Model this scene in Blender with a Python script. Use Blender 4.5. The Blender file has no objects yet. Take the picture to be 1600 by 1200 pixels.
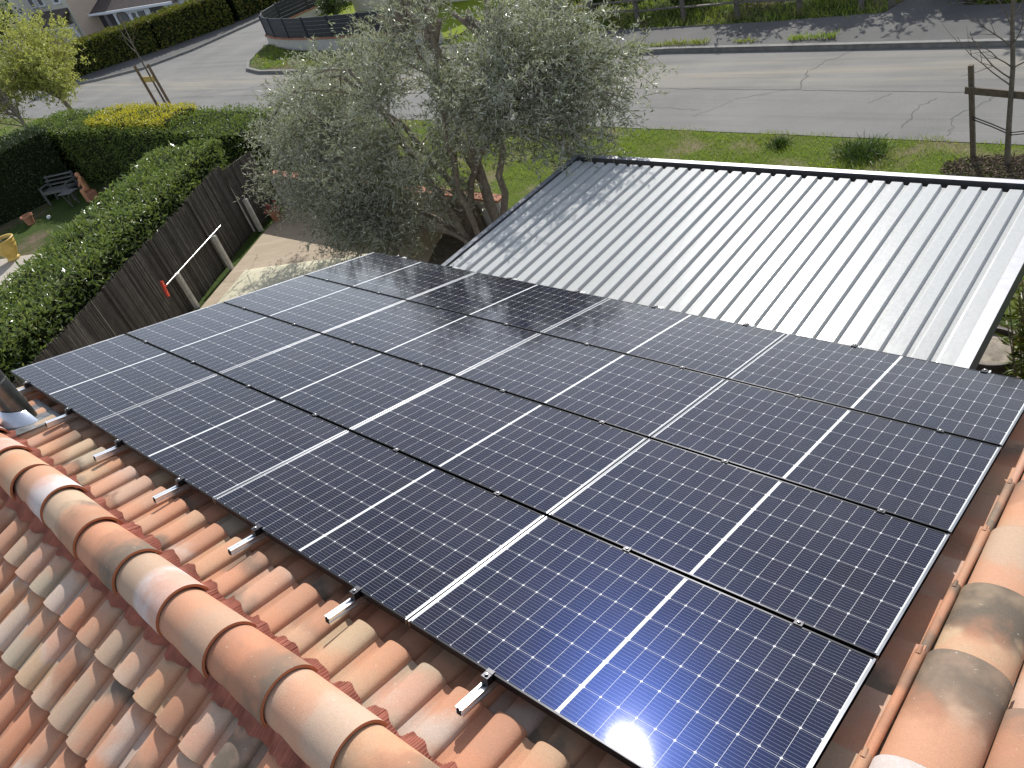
import bpy, math, random
import numpy as np
from mathutils import Matrix, Vector

SC = bpy.context.scene
COL = SC.collection
R = math.radians
rng = np.random.default_rng(7)
random.seed(7)

# ------------------------------------------------------------------ camera, sky, sun, exposure
cam_d = bpy.data.cameras.new("camera")
cam = bpy.data.objects.new("camera", cam_d)
COL.objects.link(cam)
Rw = [[0.7483843588, 0.6080391064, -0.2649703694], [0.2298786710, -0.6125151540, -0.7562942436], [-0.6221548425, 0.5050877461, -0.5981719825]]
CAM = (7.67406364, -0.85649017, 7.47803046)
m = Matrix.Identity(4)
for i in range(3):
    m[i][0] = Rw[0][i]; m[i][1] = -Rw[1][i]; m[i][2] = -Rw[2][i]; m[i][3] = CAM[i]
cam.matrix_world = m
cam_d.sensor_width = 36.0
cam_d.lens = 1221.0 / 1600 * 36
cam_d.clip_start = 0.05
cam_d.clip_end = 2000
SC.camera = cam

SUN_EL, SUN_AZ = R(36.0), R(-26.4)          # azimuth from +Y towards +X
sdir = Vector((math.sin(SUN_AZ) * math.cos(SUN_EL), math.cos(SUN_AZ) * math.cos(SUN_EL), math.sin(SUN_EL)))
world = bpy.data.worlds.new("World")
SC.world = world
world.use_nodes = True
wn = world.node_tree
sky = wn.nodes.new("ShaderNodeTexSky")
sky.sky_type = 'NISHITA'
sky.sun_disc = False
sky.sun_elevation = SUN_EL
sky.sun_rotation = SUN_AZ
sky.altitude = 100
sky.air_density = 0.8
sky.dust_density = 0.6
sky.ozone_density = 1.0
bg = wn.nodes["Background"]
bg.inputs[1].default_value = 0.15
hz = wn.nodes.new("ShaderNodeHueSaturation")      # thin high haze: the sky is paler than a clean blue one
hz.inputs["Saturation"].default_value = 0.5
wn.links.new(sky.outputs[0], hz.inputs["Color"])
wn.links.new(hz.outputs[0], bg.inputs[0])
sun_d = bpy.data.lights.new("sun", 'SUN')
sun_d.energy = 3.3
sun_d.angle = R(0.53)
sun_d.color = (1.0, 0.96, 0.90)
sun = bpy.data.objects.new("sun", sun_d)
COL.objects.link(sun)
sun.rotation_euler = sdir.to_track_quat('Z', 'Y').to_euler()
SC.view_settings.view_transform = 'Standard'
SC.view_settings.look = 'None'
SC.view_settings.gamma = 1.0
SC.view_settings.exposure = 0.58

# ------------------------------------------------------------------ helpers
def tag(o, label=None, cat=None, group=None, kind=None):
    if label: o["label"] = label
    if cat: o["category"] = cat
    if group: o["group"] = group
    if kind: o["kind"] = kind
    return o

def thing(name, label, cat, loc=(0, 0, 0), group=None, mat=None):
    o = bpy.data.objects.new(name, None)
    COL.objects.link(o)
    o.empty_display_size = 0.2
    if mat is not None: o.matrix_world = mat
    else: o.location = loc
    return tag(o, label, cat, group)

def make_mesh(name, co, faces, smooth=None, attrs=None):
    """co (N,3) array; faces: list of tuples, or an (M,4)/(M,3) int array"""
    me = bpy.data.meshes.new(name)
    co = np.asarray(co, np.float32)
    me.vertices.add(len(co))
    me.vertices.foreach_set("co", co.ravel())
    if isinstance(faces, np.ndarray):
        n, k = faces.shape
        flat = faces.ravel(); starts = np.arange(n) * k
    else:
        ln = np.array([len(f) for f in faces])
        flat = np.fromiter((i for f in faces for i in f), np.int32)
        starts = np.r_[0, np.cumsum(ln)[:-1]]
    me.loops.add(len(flat))
    me.loops.foreach_set("vertex_index", flat.astype(np.int32))
    me.polygons.add(len(starts))
    me.polygons.foreach_set("loop_start", starts.astype(np.int32))
    me.update(calc_edges=True)
    if attrs:
        for k_, v in attrs.items():
            a = me.attributes.new(k_, 'FLOAT', 'POINT')
            a.data.foreach_set("value", np.asarray(v, np.float32))
    me.polygons.foreach_set("use_smooth", np.full(len(starts), smooth is not None))
    if smooth is not None:
        if smooth < 180: me.set_sharp_from_angle(angle=R(smooth))
    return me

def link(name, me, mat=None, parent=None):
    o = bpy.data.objects.new(name, me)
    COL.objects.link(o)
    if mat is not None:
        for mm in (mat if isinstance(mat, (list, tuple)) else [mat]): me.materials.append(mm)
    if parent is not None: o.parent = parent
    return o

class MB:
    def __init__(s): s.v = []; s.f = []; s.mi = []; s.n = 0
    def add(s, co, faces, mi=0):
        co = [tuple(c) for c in co]
        s.v += co
        s.f += [tuple(i + s.n for i in f) for f in faces]
        s.mi += [mi] * len(faces)
        s.n += len(co)
        return s
    def box(s, c, size, rz=0.0, mat=None, mi=0, bev=0.0):
        hx, hy, hz = size[0] / 2, size[1] / 2, size[2] / 2
        if bev <= 0:
            P = [(x, y, z) for z in (-hz, hz) for x, y in ((-hx, -hy), (hx, -hy), (hx, hy), (-hx, hy))]
            F = [(3, 2, 1, 0), (4, 5, 6, 7), (0, 1, 5, 4), (1, 2, 6, 5), (2, 3, 7, 6), (3, 0, 4, 7)]
        else:
            b = min(bev, hx * .9, hy * .9, hz * .9)
            P = []; F = []
            def ring(dx, dy, z, c2):
                pts = [(-dx, -dy + c2), (-dx + c2, -dy), (dx - c2, -dy), (dx, -dy + c2), (dx, dy - c2), (dx - c2, dy), (-dx + c2, dy), (-dx, dy - c2)]
                return [(x, y, z) for x, y in pts]
            P = ring(hx - b, hy - b, -hz, b * .3) + ring(hx, hy, -hz + b, b) + ring(hx, hy, hz - b, b) + ring(hx - b, hy - b, hz, b * .3)
            for k in range(3):
                for i in range(8):
                    j = (i + 1) % 8
                    F.append((k * 8 + i, k * 8 + j, k * 8 + 8 + j, k * 8 + 8 + i))
            F.append(tuple(range(7, -1, -1))); F.append(tuple(range(24, 32)))
        M = mat if mat is not None else Matrix.Translation(c) @ Matrix.Rotation(rz, 4, 'Z')
        return s.add([M @ Vector(p) for p in P], F, mi)
    def bar(s, a, b, w, h=None, mi=0, up=(0, 0, 1)):
        a, b = Vector(a), Vector(b); h = h or w
        z = (b - a); L = z.length; z = z / L
        u = Vector(up)
        if abs(z.dot(u)) > .98: u = Vector((0, 1, 0))
        x = u.cross(z).normalized(); y = z.cross(x)
        M = Matrix(((x[0], y[0], z[0], (a[0] + b[0]) / 2), (x[1], y[1], z[1], (a[1] + b[1]) / 2), (x[2], y[2], z[2], (a[2] + b[2]) / 2), (0, 0, 0, 1)))
        return s.box(None, (w, h, L), mat=M, mi=mi)
    def tube(s, pts, rad, n=8, mi=0, cap=True):
        pts = [Vector(p) for p in pts]
        if not isinstance(rad, (list, tuple, np.ndarray)): rad = [rad] * len(pts)
        co = []; F = []
        prev = None
        for i, p in enumerate(pts):
            t = (pts[min(i + 1, len(pts) - 1)] - pts[max(i - 1, 0)])
            if t.length < 1e-9: t = Vector((0, 0, 1))
            t.normalize()
            if prev is None:
                ref = Vector((0, 0, 1)) if abs(t.z) < .9 else Vector((1, 0, 0))
                x = ref.cross(t).normalized()
            else:
                x = (prev - t * prev.dot(t)).normalized()
            prev = x
            y = t.cross(x)
            for k in range(n):
                a = 2 * math.pi * k / n
                co.append(p + (x * math.cos(a) + y * math.sin(a)) * rad[i])
        for i in range(len(pts) - 1):
            for k in range(n):
                j = (k + 1) % n
                F.append((i * n + k, i * n + j, i * n + n + j, i * n + n + k))
        if cap:
            F.append(tuple(range(n - 1, -1, -1)))
            F.append(tuple((len(pts) - 1) * n + k for k in range(n)))
        return s.add(co, F, mi)
    def lathe(s, prof, c=(0, 0, 0), n=28, mi=0):
        co = []; F = []
        for r_, z in prof:
            for k in range(n):
                a = 2 * math.pi * k / n
                co.append((c[0] + r_ * math.cos(a), c[1] + r_ * math.sin(a), c[2] + z))
        for i in range(len(prof) - 1):
            for k in range(n):
                j = (k + 1) % n
                F.append((i * n + k, i * n + j, i * n + n + j, i * n + n + k))
        F.append(tuple(range(n - 1, -1, -1)))
        F.append(tuple((len(prof) - 1) * n + k for k in range(n)))
        return s.add(co, F, mi)
    def prism(s, poly, z0, z1, mi=0):
        n = len(poly)
        co = [(x, y, z0) for x, y in poly] + [(x, y, z1) for x, y in poly]
        F = [tuple(range(n - 1, -1, -1)), tuple(range(n, 2 * n))]
        for i in range(n):
            j = (i + 1) % n
            F.append((i, j, n + j, n + i))
        return s.add(co, F, mi)
    def extrude(s, prof, y0, y1, mi=0, ends=True):
        """profile (x,z) closed polygon, extruded along y"""
        n = len(prof)
        co = [(x, y0, z) for x, z in prof] + [(x, y1, z) for x, z in prof]
        F = []
        for i in range(n):
            j = (i + 1) % n
            F.append((i, n + i, n + j, j))
        if ends: F += [tuple(range(n)), tuple(range(2 * n - 1, n - 1, -1))]
        return s.add(co, F, mi)
    def build(s, name, mat, parent=None, smooth=None, world_coords=True):
        co = np.array([tuple(c) for c in s.v], float)
        if parent is not None and world_coords:
            co = co - np.array(parent.location)
            if parent.parent is not None: co = co - np.array(parent.parent.location)
        me = make_mesh(name, co, s.f, smooth)
        o = link(name, me, mat, parent)
        if any(s.mi): me.polygons.foreach_set("material_index", np.array(s.mi, np.int32))
        return o

# ------------------------------------------------------------------ materials
MATS = {}
class NT:
    def __init__(s, name):
        s.m = bpy.data.materials.new(name); s.m.use_nodes = True
        s.t = s.m.node_tree; s.b = s.t.nodes["Principled BSDF"]
    def n(s, typ, **kw):
        nd = s.t.nodes.new(typ)
        for k, v in kw.items(): setattr(nd, k, v)
        return nd
    def put(s, sock, v):
        if isinstance(v, bpy.types.NodeSocket): s.t.links.new(v, sock)
        else:
            if hasattr(sock.default_value, "__len__") and hasattr(v, "__len__") and len(v) == 3 and len(sock.default_value) == 4: v = (*v, 1)
            sock.default_value = v
    def math(s, op, a, b=0.0, c=None, clamp=False):
        nd = s.n("ShaderNodeMath", operation=op); nd.use_clamp = clamp
        s.put(nd.inputs[0], a); s.put(nd.inputs[1], b)
        if c is not None: s.put(nd.inputs[2], c)
        return nd.outputs[0]
    def mix(s, fac, a, b, blend='MIX'):
        nd = s.n("ShaderNodeMix", data_type='RGBA', blend_type=blend)
        s.put(nd.inputs[0], fac); s.put(nd.inputs[6], a); s.put(nd.inputs[7], b)
        return nd.outputs[2]
    def coord(s, kind="Object"): return s.n("ShaderNodeTexCoord").outputs[kind]
    def mapping(s, vec, scale=(1, 1, 1), rot=(0, 0, 0), loc=(0, 0, 0)):
        nd = s.n("ShaderNodeMapping"); s.put(nd.inputs[0], vec)
        nd.inputs[1].default_value = loc; nd.inputs[2].default_value = rot; nd.inputs[3].default_value = scale
        return nd.outputs[0]
    def noise(s, vec, scale, detail=4, rough=.55, w=None):
        nd = s.n("ShaderNodeTexNoise")
        if w is not None: nd.noise_dimensions = '4D'; s.put(nd.inputs["W"], w)
        s.put(nd.inputs["Vector"], vec); nd.inputs["Scale"].default_value = scale
        nd.inputs["Detail"].default_value = detail; nd.inputs["Roughness"].default_value = rough
        return nd.outputs[0]
    def ramp(s, fac, stops, interp='LINEAR'):
        nd = s.n("ShaderNodeValToRGB"); cr = nd.color_ramp; cr.interpolation = interp
        while len(cr.elements) < len(stops): cr.elements.new(.5)
        for e, (p, c) in zip(cr.elements, stops):
            e.position = p; e.color = (*c, 1) if len(c) == 3 else (c[0],) * 3 + (1,)
        s.put(nd.inputs[0], fac)
        return nd.outputs[0]
    def sep(s, vec):
        nd = s.n("ShaderNodeSeparateXYZ"); s.put(nd.inputs[0], vec); return nd.outputs
    def attr(s, name): return s.n("ShaderNodeAttribute", attribute_name=name).outputs["Fac"]
    def bump(s, h, strength=.3, dist=.01):
        nd = s.n("ShaderNodeBump"); nd.inputs["Strength"].default_value = strength; nd.inputs["Distance"].default_value = dist
        s.put(nd.inputs["Height"], h); s.put(s.b.inputs["Normal"], nd.outputs[0]); return nd.outputs[0]
    def set(s, **kw):
        nm = dict(color="Base Color", rough="Roughness", metal="Metallic", spec="Specular IOR Level", coat="Coat Weight", coat_rough="Coat Roughness",
                  coat_ior="Coat IOR", aniso="Anisotropic", tangent="Tangent", ior="IOR", sheen="Sheen Weight")
        for k, v in kw.items(): s.put(s.b.inputs[nm[k]], v)
        return s.m

def simple(name, col, rough=.6, metal=0.0, var=.15, scale=8, bump=0.0, bscale=60, spec=.5):
    t = NT(name)
    c = t.coord()
    f = t.noise(c, scale, 5, .6)
    lo = tuple(x * (1 - var) for x in col); hi = tuple(min(1, x * (1 + var)) for x in col)
    colr = t.ramp(f, [(.3, lo), (.7, hi)])
    t.set(color=colr, rough=rough, metal=metal, spec=spec)
    if bump: t.bump(t.noise(c, bscale, 4), bump)
    return t.m

def leaf_mat(name, a, b, rough=.45, trans=.3, back=None, spec=.4, dead=None, patch=None, mid=None):
    t = NT(name)
    g = t.n("ShaderNodeNewGeometry")
    rp = g.outputs["Random Per Island"]
    c = t.ramp(rp, [(0.0, a), (1.0, b)] if mid is None else [(0.0, a), (.6, mid), (1.0, b)])
    if patch is not None:
        f = t.noise(t.coord(), patch[1], 3)
        c = t.mix(t.ramp(f, [(.42, (0,)), (.62, (1,))]), c, patch[0])
    if dead is not None:
        c = t.mix(t.math('GREATER_THAN', rp, .93), c, dead)
    if back is not None: c = t.mix(g.outputs["Backfacing"], c, back)
    t.set(color=c, rough=rough, spec=spec)
    tr = t.n("ShaderNodeBsdfTranslucent")
    tc = t.mix(.5, c, (b[0] * 1.2, b[1] * 1.3, b[2] * .6))
    t.put(tr.inputs[0], tc)
    mx = t.n("ShaderNodeMixShader"); mx.inputs[0].default_value = trans
    t.t.links.new(t.b.outputs[0], mx.inputs[1]); t.t.links.new(tr.outputs[0], mx.inputs[2])
    t.t.links.new(mx.outputs[0], t.t.nodes["Material Output"].inputs[0])
    return t.m

def terracotta(name, ridge=False):
    t = NT(name)
    tid = t.attr("tid"); ts = t.attr("ts"); tt = t.attr("tt")
    c = t.coord()
    base = t.ramp(tid, [(0, (.48, .235, .14)), (.18, (.52, .29, .185)), (.34, (.50, .36, .225)), (.48, (.52, .375, .28)), (.62, (.49, .25, .16)), (.76, (.42, .35, .255)), (.88, (.52, .315, .21)), (1, (.46, .215, .13))])
    r2 = t.math('FRACT', t.math('MULTIPLY', tid, 17.31))
    r3 = t.math('FRACT', t.math('MULTIPLY', tid, 41.77))
    r4 = t.math('FRACT', t.math('MULTIPLY', tid, 97.13))
    n1 = t.noise(c, 5.0, 3, .55, w=t.math('MULTIPLY', tid, 60))
    n2 = t.noise(c, 55, 4, .7)
    # soft fired band across the tile
    pos = t.math('ADD', t.math('MULTIPLY', r2, .9), t.math('MULTIPLY', t.math('SUBTRACT', n1, .5), .9))
    d = t.math('ABSOLUTE', t.math('SUBTRACT', ts, pos))
    band = t.ramp(d, [(.10, (1,)), (.34, (0,))], 'EASE')
    if ridge:
        band_d = t.ramp(t.math('ADD', ts, t.math('MULTIPLY', t.math('SUBTRACT', n1, .5), .8)), [(.40, (0,)), (.62, (1,))], 'EASE')
    else: band_d = band
    dark = t.math('MULTIPLY', band_d, t.math('LESS_THAN', r3, .46))
    dark = t.math('MULTIPLY', dark, t.ramp(n1, [(.30, (.45,)), (.55, (1,))]))
    darkc = t.mix(r4, (.10, .085, .065), (.20, .165, .125))
    col = t.mix(t.math('MULTIPLY', dark, .95), base, darkc)
    pale = t.math('MULTIPLY', t.ramp(ts, [(.45, (0,)), (.62, (1,))], 'EASE') if ridge else band, t.math('GREATER_THAN', r3, .64 if ridge else .82))
    pn = t.ramp(n1, [(.3, (.55,)), (.55, (1,))])
    col = t.mix(t.math('MULTIPLY', t.math('MULTIPLY', pale, pn), .92), col, (.62, .56, .55) if ridge else (.52, .41, .34))
    # second blush
    pos2 = t.math('ADD', r4, t.math('MULTIPLY', t.math('SUBTRACT', n1, .5), 1.2))
    b2 = t.ramp(t.math('ABSOLUTE', t.math('SUBTRACT', ts, pos2)), [(.05, (1,)), (.45, (0,))], 'EASE')
    col = t.mix(t.math('MULTIPLY', b2, .55), col, (.58, .25, .135))
    col = t.mix(t.math('MULTIPLY', t.ramp(n2, [(.35, (0,)), (.75, (1,))]), .35), col, t.mix(.5, col, (.30, .18, .11)))
    sp = t.noise(c, 230, 2, .5)
    col = t.mix(t.ramp(sp, [(.66, (0,)), (.72, (1,))]), col, (.30, .18, .12))
    lich = t.noise(c, 38, 3, .6)
    col = t.mix(t.math('MULTIPLY', t.ramp(lich, [(.69, (0,)), (.73, (1,))]), .55), col, (.62, .55, .42))
    edge = t.attr("te")
    col = t.mix(edge, col, (.40, .135, .062))
    t.set(color=col, rough=.78, spec=.3)
    gr = t.noise(c, 420, 2, .6)
    col = t.mix(1.0, col, t.ramp(gr, [(.3, (.80,)), (.7, (1.16,))]), 'MULTIPLY')
    t.put(t.b.inputs['Base Color'], col)
    t.bump(t.math('ADD', t.noise(c, 120, 3), t.math('MULTIPLY', t.noise(c, 600, 2), .4)), .25, .004)
    return t.m

M_tile = terracotta("roof terracotta")
M_ridge = terracotta("ridge terracotta", True)
M_seal = simple("pleated seal", (.33, .115, .075), .85, var=.3, scale=9)
M_render = simple("wall render", (.62, .56, .46), .9, var=.08, bump=.2, bscale=120)
def metal(name, col, rough, tang=None, aniso=0.0, var=.1, scale=14, m=1.0):
    t = NT(name)
    c = t.coord()
    f = t.noise(c, scale, 4)
    t.set(color=t.ramp(f, [(.3, tuple(x * (1 - var) for x in col)), (.7, tuple(min(1, x * (1 + var)) for x in col))]), rough=rough, metal=m)
    if tang is not None:
        vt = t.n("ShaderNodeVectorTransform", vector_type='VECTOR', convert_from='OBJECT', convert_to='WORLD')
        vt.inputs[0].default_value = tang
        t.put(t.b.inputs["Tangent"], vt.outputs[0]); t.set(aniso=aniso)
    return t.m
M_alu = metal("milled aluminium", (.86, .87, .88), .30)
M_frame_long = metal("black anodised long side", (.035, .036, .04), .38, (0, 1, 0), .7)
M_frame_short = metal("short side with sun sheen", (.20, .205, .22), .36, (1, 0, 0), .75)  # frame is black here too; its sun sheen is put into this lighter colour
M_clamp = metal("black clamp", (.06, .06, .065), .42)
M_bolt = metal("steel bolt", (.45, .45, .46), .35)
M_black = simple("black back and hollow shade", (.01, .01, .01), .9)
M_anthra = metal("anthracite paint", (.035, .038, .045), .45, m=0.0, var=.15)

def cells():
    t = NT("photovoltaic glass")
    o = t.sep(t.coord())
    x, y = o[0], o[1]
    # cell field: two halves of 10 columns (83 mm) x 6 rows (166 mm); centre strip 14 mm, columns 1 mm apart
    PX, PY = .0852, .1672
    ax = t.math('SUBTRACT', t.math('ABSOLUTE', x), .0085)
    fx = t.math('DIVIDE', ax, PX); fy = t.math('DIVIDE', t.math('ADD', y, PY * 3), PY)
    cx = t.math('FRACT', fx); cy = t.math('FRACT', fy)
    dx = t.math('MULTIPLY', t.math('MINIMUM', cx, t.math('SUBTRACT', 1.0, cx)), PX)
    dy = t.math('MULTIPLY', t.math('MINIMUM', cy, t.math('SUBTRACT', 1.0, cy)), PY)
    inx = t.math('MULTIPLY', t.math('GREATER_THAN', ax, 0.0), t.math('LESS_THAN', fx, 10.0))
    iny = t.math('MULTIPLY', t.math('GREATER_THAN', fy, 0.0), t.math('LESS_THAN', fy, 6.0))
    cell = t.math('MULTIPLY', t.math('GREATER_THAN', dx, .00065), t.math('GREATER_THAN', dy, .00065))
    cell = t.math('MULTIPLY', cell, t.math('GREATER_THAN', t.math('ADD', dx, dy), .0072))
    cell = t.math('MULTIPLY', cell, t.math('MULTIPLY', inx, iny))
    bus = t.math('FRACT', t.math('MULTIPLY', cy, 9.0))
    bd = t.math('ABSOLUTE', t.math('SUBTRACT', bus, .5))
    busl = t.math('MULTIPLY', t.math('LESS_THAN', bd, .030), cell)
    # per cell tint
    cid = t.n("ShaderNodeTexWhiteNoise", noise_dimensions='3D')
    oi = t.n("ShaderNodeObjectInfo")
    cv = t.n("ShaderNodeCombineXYZ")
    t.put(cv.inputs[0], t.math('FLOOR', t.math('MULTIPLY', fx, t.math('SIGN', x)))); t.put(cv.inputs[1], t.math('FLOOR', fy)); t.put(cv.inputs[2], oi.outputs["Random"])
    t.put(cid.inputs[0], cv.outputs[0])
    cc = t.ramp(cid.outputs[0], [(0, (.0042, .0046, .0085)), (.6, (.0045, .0054, .013)), (1, (.0060, .0050, .0080))])
    spk = t.n("ShaderNodeTexWhiteNoise", noise_dimensions='3D')
    t.put(spk.inputs[0], t.mapping(t.coord(), (900, 900, 1)))
    fine = t.noise(t.coord(), 700, 2, .5)
    cc = t.mix(1.0, cc, t.ramp(fine, [(.3, (.75,)), (.7, (1.3,))]), 'MULTIPLY')
    white = (.62, .63, .63)
    col = t.mix(cell, white, cc)
    col = t.mix(t.math('MULTIPLY', busl, .42), col, (.45, .46, .50))
    # dust and dried drops
    dn = t.noise(t.coord(), 2.2, 5, .6, w=t.math('MULTIPLY', oi.outputs["Random"], 30))
    col = t.mix(t.math('MULTIPLY', t.ramp(dn, [(.4, (0,)), (.75, (1,))]), .025), col, (.45, .42, .38))
    drop = t.noise(t.coord(), 13, 2, .5, w=t.math('MULTIPLY', oi.outputs["Random"], 47))
    col = t.mix(t.math('MULTIPLY', t.ramp(drop, [(.77, (0,)), (.81, (1,))]), .4), col, (.5, .5, .52))
    rough = t.math('ADD', t.math('MULTIPLY', cell, -.27), .52)
    t.set(color=col, rough=rough, metal=0.0, spec=t.math('MULTIPLY', t.math('SUBTRACT', 1.0, cell), .2), coat=1.0, coat_rough=.05, coat_ior=1.22)
    bp = t.n("ShaderNodeBump"); bp.inputs["Strength"].default_value = .10; bp.inputs["Distance"].default_value = .0012
    t.put(bp.inputs["Height"], fine)
    gl = t.n("ShaderNodeBsdfGlossy")                       # blue anti-reflective silicon under the glass
    t.put(gl.inputs["Color"], t.mix(cell, (0, 0, 0), (.0011, .0023, .0090)))
    gl.inputs["Roughness"].default_value = .24
    t.put(gl.inputs["Normal"], bp.outputs[0])
    ad = t.n("ShaderNodeAddShader")
    t.t.links.new(t.b.outputs[0], ad.inputs[0]); t.t.links.new(gl.outputs[0], ad.inputs[1])
    t.t.links.new(ad.outputs[0], t.t.nodes["Material Output"].inputs[0])
    gb = t.n("ShaderNodeBump"); gb.inputs["Strength"].default_value = .02; gb.inputs["Distance"].default_value = .0012
    t.put(gb.inputs["Height"], fine); t.put(t.b.inputs["Coat Normal"], gb.outputs[0])
    return t.m
M_cells = cells()

# ------------------------------------------------------------------ ground, road, pavement
def ground_mat():
    t = NT("garden ground")
    c = t.coord()
    f = t.noise(c, .35, 6, .6); f2 = t.noise(c, 14, 5, .65)
    grass = t.ramp(f2, [(.3, (.030, .050, .012)), (.7, (.075, .11, .028))])
    soil = t.ramp(f2, [(.3, (.10, .075, .05)), (.7, (.20, .155, .11))])
    t.set(color=t.mix(t.ramp(f, [(.5, (0,)), (.62, (1,))]), grass, soil), rough=.95, spec=.1)
    t.bump(f2, .6, .05)
    return t.m
M_ground = ground_mat()
def asphalt(name, lo, hi, dusty=True):
    t = NT(name)
    c = t.coord(); o = t.sep(c)
    g = t.noise(c, 170, 3, .7); big = t.noise(c, .45, 5, .6)
    base = t.mix(t.ramp(big, [(.3, (0,)), (.7, (1,))]), lo, hi)
    base = t.mix(1.0, base, t.ramp(g, [(.3, (.62,)), (.7, (1.35,))]), 'MULTIPLY')
    agg = t.n("ShaderNodeTexVoronoi"); t.put(agg.inputs["Vector"], c); agg.inputs["Scale"].default_value = 85
    base = t.mix(t.ramp(agg.outputs["Distance"], [(.10, (.4,)), (.22, (0,))]), base, (.34, .33, .31))
    if dusty:
        st = t.noise(t.mapping(c, (.10, 1.6, 1)), 1.5, 6, .65)
        ydist = t.math('ABSOLUTE', t.math('SUBTRACT', o[1], 17.6))
        msk = t.math('MULTIPLY', t.ramp(t.math('MULTIPLY', ydist, .5), [(.25, (1,)), (.72, (0,))]), t.ramp(st, [(.40, (0,)), (.66, (1,))]))
        base = t.mix(t.math('MULTIPLY', msk, .75), base, (.31, .28, .22))
        tr = t.noise(t.mapping(c, (.05, 1.1, 1)), 2.3, 4, .6)
        base = t.mix(t.math('MULTIPLY', t.ramp(tr, [(.5, (0,)), (.7, (1,))]), .35), base, (.085, .085, .083))
    t.set(color=base, rough=.85, spec=.25)
    t.bump(g, .5, .012)
    return t.m
M_road = asphalt("road asphalt", (.170, .167, .158), (.225, .220, .205))
M_path = asphalt("path gravel", (.085, .084, .082), (.135, .132, .127), False)
M_kerb = simple("kerb concrete", (.20, .195, .18), .9, var=.25, scale=5, bump=.3)
M_crack = simple("road crack", (.075, .073, .070), .95)

def sheet(name, poly, z, mat):
    co = [(x, y, z) for x, y in poly]
    o = link(name, make_mesh(name, co, [tuple(range(len(co)))]), mat)
    return tag(o, kind="structure")
sheet("ground", [(-300, -200), (200, -200), (200, 400), (-300, 400)], -.03, M_ground)
# main road, side street on the left
road = MB()
RN = lambda x: 14.36 - .022 * x if x > -20 else 14.8 + .06 * (x + 20) * -.1   # near edge
near = [(60, 13.2), (10, 14.14), (-5, 14.47), (-20, 14.6), (-30, 13.4), (-48, 12.5), (-90, 11)]
far = [(-90, 16.4), (-60, 17.2), (-45.5, 17.6), (-42.8, 18.3), (-39.6, 19.8), (-38.1, 22.2), (-37.4, 26.5), (-37.0, 60), (-31.5, 60), (-31.6, 26), (-30.3, 22.6), (-29.6, 21.2), (-28.8, 19.9), (-27.6, 19.0), (-26, 18.6), (-22.9, 18.55), (-12, 18.95), (-5.2, 19.25), (2.5, 18.9), (60, 16.2)]
road.add([(x, y, -.004) for x, y in near + far], [tuple(range(len(near) + len(far)))])
def polyline_strip(mb, pts, w, z, mi):
    for a, b in zip(pts[:-1], pts[1:]):
        a = Vector((*a, 0)); b = Vector((*b, 0)); d = (b - a).normalized(); nn = Vector((-d.y, d.x, 0)) * w / 2
        mb.add([(p.x, p.y, z) for p in (a - nn, b - nn, b + nn, a + nn)], [(0, 1, 2, 3)], mi)
def jag(a, b, n, amp):
    out = []
    for i in range(n + 1):
        t_ = i / n
        out.append((a[0] + (b[0] - a[0]) * t_ + rng.normal(0, amp) * (0 < i < n), a[1] + (b[1] - a[1]) * t_ + rng.normal(0, amp) * (0 < i < n)))
    return out
for a, b, n_, am, w_ in [((-14, 17.1), (-.97, 16.62), 60, .012, .022), ((-.97, 16.62), (9, 16.25), 50, .012, .026), ((2.66, 14.78), (2.63, 15.59), 9, .03, .025), ((2.63, 15.59), (2.85, 16.2), 7, .03, .018),
                         ((-.25, 16.72), (-.5, 17.75), 10, .04, .03), ((-.45, 17.75), (.15, 18.95), 10, .05, .022), ((-1.6, 16.1), (-.2, 16.7), 10, .04, .018), ((3.4, 15.2), (3.9, 16.3), 10, .04, .02),
                         ((-4, 15.6), (-2.2, 15.5), 12, .03, .016), ((-2.2, 15.1), (-1.6, 16.0), 9, .04, .014), ((1.6, 15.9), (1.9, 16.4), 6, .03, .016), ((3.55, 14.5), (3.45, 15.2), 8, .03, .016), ((-28, 16.2), (-12, 16.5), 40, .02, .035), ((-34, 15.0), (-22, 17.6), 30, .05, .03)]:
    polyline_strip(road, jag(a, b, n_, am), w_ * .55, 0.0, 1)
tag(road.build("road", [M_road, M_crack]), kind="structure")
pav = sheet("pavement", [(-22.9, 18.5), (-12, 18.9), (-5.2, 19.2), (2.5, 18.85), (60, 16.1), (60, 19.2), (2.5, 21.2), (1.9, 21.3), (1.6, 23.0), (1.2, 26), (.4, 26), (.6, 23), (.1, 21.1), (-3, 20.95), (-8, 21.1), (-14, 20.7), (-19, 20.3)], .10, M_path)
sheet("corner_verge", [(-31.5, 60), (-31.6, 26), (-30.3, 22.6), (-29.6, 21.2), (-28.7, 19.95), (-27.5, 19.1), (-26, 18.72), (-22.5, 18.66), (-18.9, 20.3), (-24, 20.5), (-27.8, 21.4), (-30.2, 23.2), (-31, 27), (-30.8, 60)], .092, M_ground)
sheet("hedge_verge", [(-60, 17.1), (-45.5, 17.7), (-42.9, 18.4), (-39.8, 19.9), (-38.3, 22.3), (-37.6, 26.5), (-37.2, 60), (-90, 60), (-90, 18)], .10, M_path)
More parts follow.
